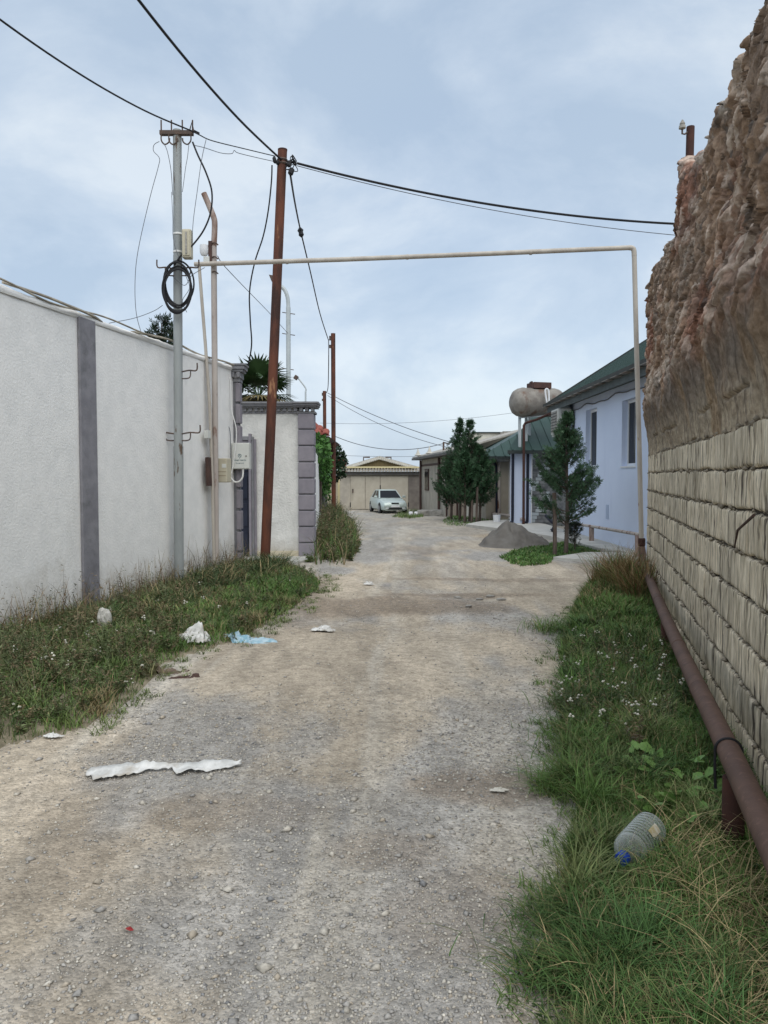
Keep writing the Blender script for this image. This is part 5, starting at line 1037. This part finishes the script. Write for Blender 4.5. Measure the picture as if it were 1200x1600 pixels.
# rosette of broad leaves near the bottle
c = G(1060, 1262); BL = thing('broadleaf_plant', 'patch of bright broad leaved weed beside the rusty pipe', 'plant', (c.x, c.y, float(VR(c.x, c.y))))
g = np.random.default_rng(51)
def leaf_mesh():
    V = []; 
    for i, t in enumerate(np.linspace(0, 1, 6)):
        w = .30*math.sin(math.pi*min(1, t*.93+.06))**.8*(1+.12*(-1)**i); z = .22*t-.25*t*t
        V += [(t, -w, z+.10*w), (t, 0, z), (t, w, z+.10*w)]
    return np.array(V), grid_faces(6, 3)
LV, LF = leaf_mesh()
M['broad'] = mat('broad_leaf', (.10, .20, .045), (.16, .27, .075), 9, rough=.5, spec=.3)
lm = []
for v_ in range(3):
    me = bpy.data.meshes.new('leaf'); q = LV*np.array([1, .8+.25*v_, 1]); me.from_pydata([tuple(a) for a in q], [], [tuple(f) for f in LF]); me.shade_smooth(); me.materials.append(M['broad']); lm.append(me)
for k in range(130):
    o = bpy.data.objects.new('leaf', lm[k % 3]); COL.objects.link(o); o.parent = BL; r = .27*math.sqrt(g.random()); a = g.random()*6.283; xx, yy = c.x+r*math.cos(a)*.9, c.y+r*math.sin(a)*1.7
    o.location = Vector((xx, yy, float(VR(xx, yy))+.03+.07*g.random()))-ORG[BL.name]; o.rotation_euler = (.5*g.normal(), -.1-.45*g.random(), a+g.normal()*.9); s = .04+.035*g.random(); o.scale = (s, s, s)

# ================================================================ TREES AND SHRUBS
def conifer(name, label, cat, loc, h, z0, R_, nb, ns, seed, group=None, col=(.022, .048, .022), up=.5, spray=.13, rt=.04, prof=None, jit=.22, lean=(0, 0), upbend=.6):
    g = np.random.default_rng(seed); root = thing(name, label, cat, loc, group); L0 = np.array(loc)
    prof = prof or (lambda t: (1-t)**.75*(.35+.65*sstep(0, .18, t)))
    mb = MB(); mb.tube([(loc[0]+lean[0]*t*h+.02*math.sin(5*t), loc[1]+lean[1]*t*h, loc[2]-.05+t*h) for t in np.linspace(0, .97, 8)], [rt*(1-.85*t) for t in np.linspace(0, .97, 8)], 8)
    V, F, C = [], [], []; o_ = 0
    t = g.random(nb)**.85; az = np.arange(nb)*2.399+g.random(nb)*.6
    Vall = []; Call = []
    for i in range(nb):
        zt = z0+(h-z0)*t[i]*.96; Lb = R_*prof(t[i])*(.7+.5*g.random()); d = np.array([math.cos(az[i]), math.sin(az[i]), 0]); e0 = up*(.5+.8*g.random())
        b0 = L0+np.array([lean[0]*zt, lean[1]*zt, zt]); f = np.linspace(0, 1, 5)
        pts = b0+d*(Lb*f)[:, None]+np.array([0, 0, 1])*(Lb*(e0*f+upbend*f*f*(.4+g.random())))[:, None]
        if i % 2 == 0: mb.tube([tuple(p) for p in pts[[0, 2, 4]]], [.012*(.4+R_), .008*(.4+R_), .004], 4, cap=False)
        m_ = max(3, int(ns*(Lb/R_+.25))); s = (g.random(m_)**.7)*.92+.08
        p = np.stack([np.interp(s, f, pts[:, k]) for k in range(3)], -1)+g.normal(size=(m_, 3))*spray*jit*np.array([1, 1, .8])
        dr = np.stack([np.interp(np.minimum(s+.05, 1), f, pts[:, k])-np.interp(s-.05, f, pts[:, k]) for k in range(3)], -1); dr /= np.linalg.norm(dr, axis=1)[:, None]+1e-9
        dd = dr+g.normal(size=(m_, 3))*.5+np.array([0, 0, .25]); dd /= np.linalg.norm(dd, axis=1)[:, None]
        sdv = np.cross(dd, g.normal(size=(m_, 3))); sdv /= np.linalg.norm(sdv, axis=1)[:, None]+1e-9
        l = spray*(.6+.7*g.random(m_)); w = l*.09
        # three-fingered spray
        for ang, k in ((0, 1), (.65, .72), (-.65, .72)):
            q = dd*math.cos(ang)+sdv*math.sin(ang); pr = np.cross(q, np.cross(dd, sdv)); st = p+dd*(l*.15)[:, None]
            Vall.append(np.stack([st, st+q*(l*k*.55)[:, None]+pr*w[:, None], st+q*(l*k)[:, None], st+q*(l*k*.55)[:, None]-pr*w[:, None]], 1))
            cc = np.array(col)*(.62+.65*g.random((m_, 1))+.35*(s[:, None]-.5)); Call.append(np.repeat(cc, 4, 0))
    V = np.concatenate([v.reshape(-1, 3) for v in Vall]); n = len(V)//4; F = np.array([[0, 1, 2, 3]])+(np.arange(n)*4)[:, None]
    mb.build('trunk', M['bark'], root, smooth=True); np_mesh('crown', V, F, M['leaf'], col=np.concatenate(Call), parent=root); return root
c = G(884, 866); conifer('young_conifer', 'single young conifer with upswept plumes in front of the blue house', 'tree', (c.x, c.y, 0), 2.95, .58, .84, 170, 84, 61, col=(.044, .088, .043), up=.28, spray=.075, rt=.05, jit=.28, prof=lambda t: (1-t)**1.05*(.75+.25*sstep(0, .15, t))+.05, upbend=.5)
p0 = P(867, 862, 15.6); MB().tube([(p0.x, 15.6, -.05), P(867, 800, 15.6), P(866, 770, 15.6)], .042, 8).solo('tree_stake', M['bark'], 'grey stake standing just left of the single conifer trunk', 'stake', (p0.x, 15.6, 0), smooth=True)
p0 = P(866, 840, 20.5); MB().tube(spline([P(853, 806, 21.3), P(862, 815, 21), P(866, 818, 21), P(865, 826, 21), P(861, 829, 21)], 4), .05, 8).solo('drain_pipe', M['navy'], 'dark cranked drain pipe behind the stake beside the porch', 'pipe', tuple(P(862, 815, 21)), smooth=True)
c = G(897, 862); conifer('small_juniper', 'little greyish juniper bush right of the single conifer trunk', 'shrub', (c.x, c.y, 0), .62, .03, .26, 34, 16, 62, col=(.05, .065, .045), up=.9, spray=.08, rt=.02)
for k, (px, py, Yp, h, z0, R_, lab) in enumerate(((722, 0, 28.2, 3.82, .75, .80, 'tallest left conifer of the clump at the lane side'), (738, 0, 27.4, 3.72, .7, .78, 'second tall conifer of the clump with a forked tip'), (708, 0, 28.8, 2.4, .55, .72, 'low conifer at the left flank of the clump'), (754, 0, 27.2, 2.75, .65, .72, 'low conifer at the right flank of the clump'), (730, 0, 26.6, 2.5, .7, .72, 'front conifer of the clump above the thin trunks'))):
    xx = P(px, 0, Yp).x; conifer('conifer', lab, 'tree', (xx, Yp, float(slope(Yp))), h, z0-.2, R_*1.15, 130, 40, 70+k, group='conifers in the roadside clump', col=(.032, .072, .032), up=.45, spray=.12, rt=.055, prof=lambda t: (1-t)**.9*(.75+.25*sstep(0, .2, t)))
for k, (px, lab) in enumerate(((749, 'pale thin stake at the right of the conifer clump'), (741, 'short brown stake under the conifer clump'))):
    p = P(px, 0, 26.3); MB().tube([(p.x, 26.3, -.05), (p.x+.02, 26.3, 1.25 if k == 0 else .8)], .04, 6).solo('tree_stake', M['bark'], lab, 'stake', (p.x, 26.3, 0))
c = P(258, 800, 15.5); conifer('dark_cypress', 'dark cypress top peeping over the white wall behind the utility pole', 'tree', (c.x, 15.5, 0), 4.85, 2.2, .55, 90, 26, 80, col=(.014, .030, .014), up=.5, spray=.12, rt=.07, prof=lambda t: (1-t)**.45*.9)
# leafy masses
def leafy(name, label, cat, ctrs, n, leaf, col, seed, root=None, loc=None, stem=None):
    g = np.random.default_rng(seed); Vs, Cs = [], []; tot = sum(c[3]*c[4]*c[5] for c in ctrs)
    for (cx, cy, cz, rx, ry, rz) in ctrs:
        k = int(n*rx*ry*rz/tot); u = g.normal(size=(k, 3)); u /= np.linalg.norm(u, axis=1)[:, None]; r = g.random(k)**.4; p = u*r[:, None]*np.array([rx, ry, rz])+np.array([cx, cy, cz])
        keep = fbm(p[:, 0]*4/rx*.3, p[:, 1]*2, p[:, 2]*4, 3) > -.12; p, u = p[keep], u[keep]; k = len(p)
        d = u+g.normal(size=(k, 3))*.7; d[:, 2] -= .2; d /= np.linalg.norm(d, axis=1)[:, None]; s = np.cross(d, g.normal(size=(k, 3))); s /= np.linalg.norm(s, axis=1)[:, None]; l = leaf*(.6+.8*g.random(k))
        Vs.append(np.stack([p, p+d*(l*.5)[:, None]+s*(l*.36)[:, None], p+d*l[:, None], p+d*(l*.5)[:, None]-s*(l*.36)[:, None]], 1)); Cs.append(np.array(col)*(.5+.9*g.random((k, 1))))
    V = np.concatenate(Vs); n = len(V); F = np.arange(n*4).reshape(-1, 4); loc = loc or ctrs[0][:3]; root = thing(name, label, cat, loc)
    np_mesh('foliage', V.reshape(-1, 3), F, M['leaf'], col=np.repeat(np.concatenate(Cs), 4, 0), parent=root)
    if stem: MB().tube(spline(stem, 4), [.05]*(4*(len(stem)-1))+[.02], 6).build('stem', M['bark'], root)
    return root
q = lambda px, py, Y: tuple(P(px, py, Y))
leafy('climbing_vine', 'bright green climbing vine hanging over the side wall beyond the quoin pillar', 'vine', [(*q(501, 700, 21), .2, 1.6, .35), (*q(504, 722, 23), .22, 1.5, .5), (*q(507, 748, 24), .16, 1.0, .45), (*q(511, 768, 25), .08, .5, .25)], 3600, .11, (.06, .15, .03), 90, stem=[(q(500, 800, 23)), q(501, 750, 23), q(503, 710, 23)])
leafy('dark_tree', 'dark rounded tree behind the far rusty pole and the vine', 'tree', [(*q(519, 722, 38), .75, .8, .85), (*q(524, 735, 38), .55, .6, .5)], 2200, .16, (.022, .045, .02), 91, loc=q(520, 797, 38), stem=[q(520, 797, 38), q(520, 760, 38), q(521, 725, 38)])
# bush beside the lane beyond the pillar, made of feathery stems
g = np.random.default_rng(95); polyB = gp([(494, 884), (538, 882), (556, 868), (552, 840), (536, 815), (520, 800), (505, 800), (495, 830)])
x, y = in_patch(polyB, 420, g, None, -.1); hts = .18+.6*g.random(len(x))**1.3; hts *= np.clip(1.1-.35*((x-np.interp(y, [14, 30], [-1.2, -2.3]))/.6), .35, 1.1)*(.6+.9*np.clip(.5+1.5*fbm(x*1.8, y*1.2, 3, 3), 0, 1))
o = thing('roadside_bush', 'straggling olive and brown bush spilling over the lane edge beyond the quoin pillar', 'bush', (-1.3, 18, 0))
(V, F, C), _ = weeds(x, y, HR(x, y), hts, g, 7, 26, .075, (.075, .10, .035), .3, .5); np_mesh('foliage', V, F, M['leaf'], col=C, parent=o)
x, y = in_patch(polyB, 3000, g, None, -.1); k = len(x); V, F, C = blades(x, y, HR(x, y), .2+.62*g.random(k), .012+.008*g.random(k), .3+.6*g.random(k), np.where((g.random(k) < .45)[:, None], np.array([.20, .155, .085]), np.array([.07, .12, .03]))*(.6+.7*g.random((k, 1))), g); np_mesh('grass_stems', V, F, M['grass'], col=C, parent=o)
# fan palm
YP = 19.0; pc = P(404, 612, YP); PT = thing('fan_palm', 'green fan palm behind the dentil cornice of the gate wall', 'palm tree', (pc.x, YP, 0))
MB().tube([(pc.x, YP, -.1), (pc.x+.04, YP, 1.5), pc-Vector((0, 0, .25))], [.16, .14, .12], 10).build('trunk', M['bark'], PT)
g = np.random.default_rng(97)
for k in range(34):
    a = k*2.399; el = .95-1.5*((k+.5)/34)+.15*g.normal(); d = Vector((math.cos(a)*math.cos(el), math.sin(a)*math.cos(el), math.sin(el))); L1 = .40+.12*g.random(); hub = pc+d*L1
    sx_ = d.cross(Vector((0, 0, 1))).normalized(); uz = sx_.cross(d); V, F = [], []; nb = 22
    V += [tuple(pc-Vector((0, 0, .15))+sx_*.012), tuple(pc-Vector((0, 0, .15))-sx_*.012), tuple(hub-sx_*.012), tuple(hub+sx_*.012)]; F.append((0, 1, 2, 3))
    for j in range(nb):
        th = (j/(nb-1)-.5)*4.0; dd = d*math.cos(th)+sx_*math.sin(th)+uz*.12*math.cos(th*2); w = d.cross(dd) if abs(th) > .01 else uz; sv_ = (sx_*math.cos(th)-d*math.sin(th)); ln = (.56+.08*g.random())*(1-.12*abs(th)); n0 = len(V)
        m_ = hub+dd*ln*.55; e = hub+dd*ln+Vector((0, 0, -.10*ln-.06*g.random())); V += [tuple(hub), tuple(m_+sv_*.032+uz*.008), tuple(e), tuple(m_-sv_*.032+uz*.008)]; F.append((n0, n0+1, n0+2, n0+3))
    cc = np.array([.045, .085, .028])*(.6+.7*g.random())
    if el < -.25 and g.random() < .5: cc = np.array([.16, .13, .06])
    F = [f for f in F]; np_mesh('frond', V, F, M['leaf'], col=np.repeat(cc[None], len(V), 0), parent=PT)
# ================================================================ CAR
def car():
    Yc = 46.6; c0 = P(607, 0, Yc); z = float(slope(Yc)); rot = R(-90+13)   # nose towards the camera, turned a little to the right of the picture
    root = thing('parked_car', 'silver green hatchback car parked nose out before the garage', 'car', (c0.x-.05, Yc+1.5, z)); L0 = ORG[root.name]
    Rm = Matrix.Rotation(rot, 3, 'Z'); w = lambda x, y, zz: L0+Rm @ Vector((x, y, zz))
    # lower body: stations along x (nose at +2.05), ring of points
    st = [(2.05, .26, .52, .60), (2.02, .20, .62, .70), (1.90, .18, .70, .77), (1.55, .17, .77, .815), (1.0, .17, .86, .83), (.75, .17, .92, .835), (0, .17, .93, .84), (-1.0, .17, .95, .835), (-1.6, .18, .96, .81), (-1.95, .22, .92, .74), (-2.05, .35, .85, .66)]
    V, F = [], []; n = 14
    for (x, zb, zt, hw) in st:
        hh = zt-zb; ring = [(-.80, 0), (-.97, .12), (-1, .32), (-1, .55), (-.97, .80), (-.90, .95), (-.72, 1), (.72, 1), (.90, .95), (.97, .80), (1, .55), (1, .32), (.97, .12), (.80, 0)]
        V += [w(x, a*hw, zb+b*hh) for a, b in ring]
    m = len(st); F = [(i*n+k, i*n+(k+1) % n, (i+1)*n+(k+1) % n, (i+1)*n+k) for i in range(m-1) for k in range(n)]+[tuple(range(n)), tuple((m-1)*n+k for k in range(n-1, -1, -1))]
    mb = MB(); mb.add(V, F); mb.build('body', M['carpaint'], root, smooth=True)
    # cabin
    base = [(.86, .70), (-1.72, .68)]; top = [(.10, .56), (-1.22, .55)]; zb, zt = .90, 1.385
    b4 = [(.86, -.72), (.86, .72), (-1.75, .70), (-1.75, -.70)]; t4 = [(.06, -.555), (.06, .555), (-1.2, .545), (-1.2, -.545)]
    mb = MB(); V = [w(x, y, zb) for x, y in b4]+[w(x, y, zt) for x, y in t4]+[w(x*.92-.03, y*.86, zt+.035) for x, y in t4]
    mb.add(V, [(0, 1, 5, 4), (1, 2, 6, 5), (2, 3, 7, 6), (3, 0, 4, 7), (4, 5, 9, 8), (5, 6, 10, 9), (6, 7, 11, 10), (7, 4, 8, 11), (8, 9, 10, 11)]); mb.build('cabin', M['carpaint'], root, bevel=.025, smooth=True)
    def pane(q, inset, off, name, mt='glass', parent=root):  # quad inset on a cabin face
        q = [Vector(p) for p in q]; c = sum(q, Vector())/4; nn = (q[1]-q[0]).cross(q[3]-q[0]).normalized(); cen = w(-.4, 0, 1.1)
        if nn.dot(c-cen) < 0: nn = -nn
        q = [c+(p-c)*inset+nn*off for p in q]; mb = MB(); mb.prism(q, -nn*.01); return mb.build(name, M[mt], parent)
    B = [w(x, y, zb) for x, y in b4]; T_ = [w(x, y, zt) for x, y in t4]
    pane([B[0].lerp(B[1], .0), B[1], T_[1], T_[0]], .90, .006, 'windscreen'); pane([B[2], B[3], T_[3], T_[2]], .86, .006, 'rear_window')
    for i, j in ((1, 2), (3, 0)):
        f = (lambda s: (B[i].lerp(B[j], s), T_[i].lerp(T_[j], s)))
        for a, b in ((.06, .47), (.5, .88)):
            a = a if i == 1 else 1-a; b = b if i == 1 else 1-b; (p0, p3), (p1, p2) = f(a), f(b); pane([p0, p1, p2, p3], .86, .006, 'side_window')
    for k, (y0, lab) in enumerate(((-.5, 'l'), (.5, 'r'))):
        mb = MB(); q = [(2.035, y0-.17, .56), (2.035, y0+.17, .56), (1.95, y0+.19*(1 if y0 > 0 else .9), .685), (1.95, y0-.19*(1 if y0 < 0 else .9), .685)]
        q = [w(x+.012 - .10*max(0, abs(y)-.5)/.2, y, zz) for x, y, zz in q]; mb.prism(q, (w(1.8, 0, .6)-w(2.0, 0, .6))*.5); mb.build('headlight', M['lens'], root)
        mb = MB(); mb.box(w(2.05, y0*1.0, .34), (.09, .17, .09), rz=rot); mb.build('fog_light', M['lens'], root)
    mb = MB(); mb.box(w(2.02, 0, .625), (.06, .46, .085), rz=rot); gl = mb.build('grille', M['dark'], root, bevel=.015)
    mb = MB(); mb.box(w(2.05, 0, .305), (.06, .9, .11), rz=rot); mb.build('air_intake', M['dark'], root, bevel=.02)
    mb = MB(); mb.box(w(2.055, 0, .46), (.07, 1.36, .15), rz=rot); bp_ = mb.build('bumper', M['carpaint'], root, bevel=.05, smooth=True)
    mb = MB(); mb.box(w(2.102, 0, .455), (.02, .52, .11), rz=rot); mb.build('number_plate', M['whitetrim'], root)
    for s in (-1, 1):
        mb = MB(); mb.box(w(.66, s*.90, .99), (.10, .20, .13), rz=rot); mb.build('mirror', M['carpaint'], root, bevel=.03)
        for x in (1.32, -1.22):
            wh = MB(); wh.lathe([(.20, -.09), (.29, -.085), (.30, -.06), (.30, .06), (.29, .085), (.2, .09)], w(x, s*.745, .30), axis=Rm @ Vector((0, s, 0)), n=18); W = wh.build('wheel', M['tyre'], root, smooth=True)
            wh = MB(); wh.lathe([(.02, .0), (.19, -.004), (.195, .012), (.05, .022), (.01, .02)], w(x, s*.838, .30), axis=Rm @ Vector((0, s, 0)), n=14); wh.build('rim', M['rim'], W)
            ar = MB(); ar.lathe([(.32, 0), (.355, .004), (.355, .02), (.32, .025)], w(x, s*.805, .31), axis=Rm @ Vector((0, s, 0)), n=20); ar.build('wheel_arch', M['dark'], root)
    mb = MB()
    for y in (-.3, .25): mb.tube([w(.92, y, .93), w(.76, y+.35, .99)], .01, 5)
    mb.build('wiper', M['dark'], root)
car()
# ================================================================ LUMPS, PILES, LITTER
def lump(name, label, cat, c, size, seed, mt, amp=.18, sub=3, rz=0, group=None, power=.5, freq=2.2):
    bm = bmesh.new(); bmesh.ops.create_icosphere(bm, subdivisions=sub, radius=1); rr = Matrix.Rotation(rz, 3, 'Z')
    for v in bm.verts:
        p = v.co.copy(); q = Vector([math.copysign(abs(a)**power, a) for a in p]); k = 1+amp*float(fbm(p.x*freq+seed, p.y*freq, p.z*freq, 3))*2; v.co = rr @ Vector((q.x*k*size[0]/2, q.y*k*size[1]/2, q.z*k*size[2]/2))
    me = bpy.data.meshes.new(name); bm.to_mesh(me); bm.free(); me.materials.append(M[mt]); o = bpy.data.objects.new(name, me); COL.objects.link(o); o.location = c; ORG[o.name] = Vector(c); return set_tag(o, label, cat, group)
c = G(678, 807); zc = float(slope(c.y)); k_ = c.y/1200
lump('concrete_block', 'left broken concrete lump lying beside the lane near the stone house', 'rubble', (P(667, 0, c.y).x, c.y, zc+.17), (26*k_, .8, .36), 3, 'oldconcrete', .10, rz=.1, power=.45)
lump('concrete_block', 'larger right concrete lump lying beside the lane near the stone house', 'rubble', (P(691, 0, c.y).x, c.y-.2, zc+.17), (36*k_, .8, .37), 9, 'oldconcrete', .10, rz=-.05, power=.45)
lump('flat_slab', 'thin pale slab of rubble in front of the concrete lumps', 'rubble', (P(678, 0, c.y-1.5).x, c.y-1.5, zc+.03), (.9, .5, .12), 4, 'concrete', .12)
for px, lab in ((642, 'left white painted stone on the grass behind the car'), (650, 'right white painted stone on the grass behind the car')): q = P(px, 799, 38); lump('white_stone', lab, 'stone', (q.x, 38, float(slope(38))+.16), (.2, .2, .2), px, 'whitetrim', .1, 2, group=None)
c = G(776, 819); MB().lathe([(.11, 0), (.13, .30), (.135, .31), (.115, .30), (.10, .03)], (c.x, c.y, 0), n=14).solo('bucket', M['whitetrim'], 'small white bucket standing beside the beige gate post', 'bucket', (c.x, c.y, 0), smooth=True)
# sand pile
c = G(803, 854); n = 70; xs = np.linspace(-1.15, 1.15, n); X, Y = np.meshgrid(xs, xs, indexing='ij'); pkx = -.10
r1 = np.hypot((X-pkx)/np.where(X > pkx, .98, .62), Y/.8); Z = .60*np.clip(1-r1, 0, 1)**.85; r2 = np.hypot((X-.25)/.7, Y/.7); Z = np.maximum(Z, .47*np.clip(1-r2, 0, 1)**.8); Z = np.maximum(Z, .12*np.clip(1.25-r1, 0, 1)); Z += (.09*fbm(X*5, Y*5, 1.1, 4)+.03*fbm(X*18, Y*18, 2.1, 2))*sstep(0, .1, Z); Z -= .10*np.exp(-((X+.0)/.05)**2-((Y+.25)/.3)**2)*sstep(0.1, .3, Z); Z = Z-.03
o = np_mesh('sand_pile', np.stack([X+c.x, Y+c.y+.5, Z], -1).reshape(-1, 3), grid_faces(n, n)[:, ::-1], M['sand'], loc=(c.x, c.y+.5, 0), smooth=True); set_tag(o, 'heap of grey sand at the lane edge in front of the annex', 'sand pile')
# bottle: lying, cap towards the camera
c = G(990, 1372); zb = float(VR(c.x, c.y))+.075
BT = thing('plastic_bottle', 'large clear plastic water bottle with blue cap lying in the grass', 'bottle', (c.x, c.y, zb)); ax = Vector((-.40, -.46, -.06)).normalized(); c = Vector((c.x+.035, c.y+.06, zb))
prof = [(.02, -.165), (.066, -.163), (.074, -.15)]
for k in range(9): h0 = -.145+k*.024; prof += [(.079, h0), (.079, h0+.010), (.073, h0+.017)]
prof += [(.079, .075), (.075, .10), (.062, .125), (.044, .146), (.026, .158), (.024, .17)]
KB = .86; prof = [(a*KB, b*KB) for a, b in prof]
MB().lathe(prof, c, ax, 32).build('body', M['clear'], BT, smooth=True)
MB().lathe([(a*KB, b*KB) for a, b in [(.030, .160), (.032, .162), (.032, .186), (.029, .19), (.01, .191)]], c, ax, 20).build('cap', M['bluecap'], BT, smooth=True)
MB().lathe([(a*KB, b*KB) for a, b in [(.026, .150), (.031, .152), (.031, .157), (.026, .158)]], c, ax, 20).build('neck_ring', M['bluecap'], BT)
u = ax.orthogonal().normalized(); vv = ax.cross(u); lb = MB(); best = max(np.linspace(0, 6.28, 60), key=lambda a: (u*math.cos(a)+vv*math.sin(a)).dot(Vector((.72, -.35, .62))))
pts = [[c+ax*h*KB+(u*math.cos(best+a)+vv*math.sin(best+a))*.0802*KB for a in np.linspace(-.28, .28, 6)] for h in (-.09, -.01)]
lb.add(pts[0]+pts[1], [(i, i+1, 7+i, 6+i) for i in range(5)]); M['label'] = mat('stained_label', (.40, .33, .17), (.62, .60, .52), 30); lb.build('label_sticker', M['label'], BT)
# long torn white strip
a = G(133, 1214); b = G(374, 1207); n = 60; V = []
g = np.random.default_rng(101); f = np.linspace(0, 1, n); wid = np.interp(f, [0, .04, .1, .25, .36, .40, .50, .56, .60, .75, .86, .93, 1], [.05, .09, .125, .125, .10, .035, .025, .025, .10, .09, .075, .07, .01]); wid += (.02*vnoise(f*45, 0, 1)+.014*vnoise(f*90, 3, 1))*(wid > .06)
for i in range(n):
    p = a.lerp(b, f[i]); zb_ = float(HR(p.x, p.y)); top_ = .05+.05*math.sin(f[i]*9)+.03*math.sin(f[i]*3.1+1)
    for j, t in enumerate((0, .3, .6, 1)):
        V.append((p.x+.006*vnoise(f[i]*30, j, 4), p.y+.05-wid[i]*t+.02*math.sin(f[i]*7), zb_+.014+(.014+.016*abs(math.sin(f[i]*4.6+.4)))*max(0, 1-t*1.7)**1.2*(.4+.6*math.sin(f[i]*3.1))+.009*abs(vnoise(f[i]*14, t*3, 6))+.006*vnoise(f[i]*38, t*4, 9)+.004*vnoise(f[i]*20, j*2, 2)))
o = np_mesh('torn_sheet', V, grid_faces(n, 4), M['white'], loc=tuple(a), smooth=True); set_tag(o, 'long torn strip of white plastic sheet lying across the road', 'plastic sheet'); md = o.modifiers.new('t', 'SOLIDIFY'); md.thickness = .0018
# crumpled bags and scraps
def crumple(name, label, cat, px, py, size, seed, mt, fn=HR, rz=0):
    c = G(px, py); g = np.random.default_rng(seed); n = 26; u = np.linspace(-1, 1, n); X, Y = np.meshgrid(u, u, indexing='ij'); r = np.hypot(X, Y)
    k = 1+.35*fbm(np.arctan2(Y, X)*1.2+seed, seed, 1, 3); x = X*size[0]/2*k; y = Y*size[1]/2*k; Z = size[2]*(np.abs(fbm(X*2.2+seed, Y*2.2, 3, 4))*2.2+.35)*np.clip(1.05-r, 0, 1)**.6
    x2 = x*math.cos(rz)-y*math.sin(rz)+c.x+.25*size[0]*fbm(X*3, Y*3, seed, 2); y2 = x*math.sin(rz)+y*math.cos(rz)+c.y; F = grid_faces(n, n)[:, ::-1]; F = F[(r.ravel()[F] < 1.05).all(1)]
    o = np_mesh(name, np.stack([x2, y2, fn(x2, y2)+.012+Z], -1).reshape(-1, 3), F, M[mt], loc=(c.x, c.y, 0)); return set_tag(o, label, cat)
crumple('plastic_bag', 'crumpled white plastic bag caught at the left grass edge', 'bag', 306, 1008, (.30, .26, .13), 1, 'white', VL)
crumple('blue_bag', 'flattened pale blue plastic bag at the left grass edge', 'bag', 391, 1002, (.52, .22, .075), 2, 'bluebag', VL, -.2)
crumple('paper_scrap', 'small crumpled white paper scrap on the road beyond the blue bag', 'scrap', 504, 986, (.24, .16, .05), 3, 'white')
crumple('paper_scrap', 'tiny white scrap below the weeds at the left road edge', 'scrap', 82, 1157, (.11, .05, .02), 4, 'white')
crumple('cardboard_scrap', 'dirty brown cardboard scrap on bare soil at the left verge', 'scrap', 268, 1053, (.34, .2, .05), 5, 'card', VL)
crumple('cardboard_scrap', 'narrow dark strip of litter just below the brown cardboard', 'scrap', 290, 1062, (.32, .09, .04), 6, 'brown', VL)
crumple('paper_scrap', 'tiny pale scrap near the right grass edge in mid road', 'scrap', 780, 1240, (.09, .045, .01), 7, 'palewood')
crumple('paper_scrap', 'tiny white scrap on the road near the apron', 'scrap', 578, 915, (.16, .1, .04), 8, 'white')
crumple('red_scrap', 'tiny red plastic scrap on the gravel in the left foreground', 'scrap', 203, 1462, (.026, .018, .007), 9, 'red')
c = G(165, 1003); lump('pale_rock', 'pale pointed rock half buried in the weeds by the white wall', 'rock', (c.x, c.y, float(VL(c.x, c.y))+.14), (.13, .12, .24), 5, 'concrete', .4, 3, power=1.05, freq=1.6)
c = G(240, 915); lump('pale_rock', 'pale upright stone leaning on the wall left of the utility pole', 'rock', (LX(10.6)+.12, 10.6, float(VL(LX(10.6)+.12, 10.6))+.14), (.2, .14, .55), 6, 'concrete', .35, 3, power=1.0, freq=1.6)
g = np.random.default_rng(111)
for k, lab in enumerate(('leftmost', 'second from left', 'middle', 'second from right', 'rightmost')):
    c = G(715+k*17, 930+g.random()*22); lump('rubble_piece', lab+' flat piece of rubble in the worn patch in mid road', 'rubble', (c.x, c.y, float(HR(c.x, c.y))+.012), (.07+.08*g.random(), .06+.04*g.random(), .03), k, 'oldconcrete', .2, 2, rz=g.random()*3, group='rubble pieces in the worn patch')
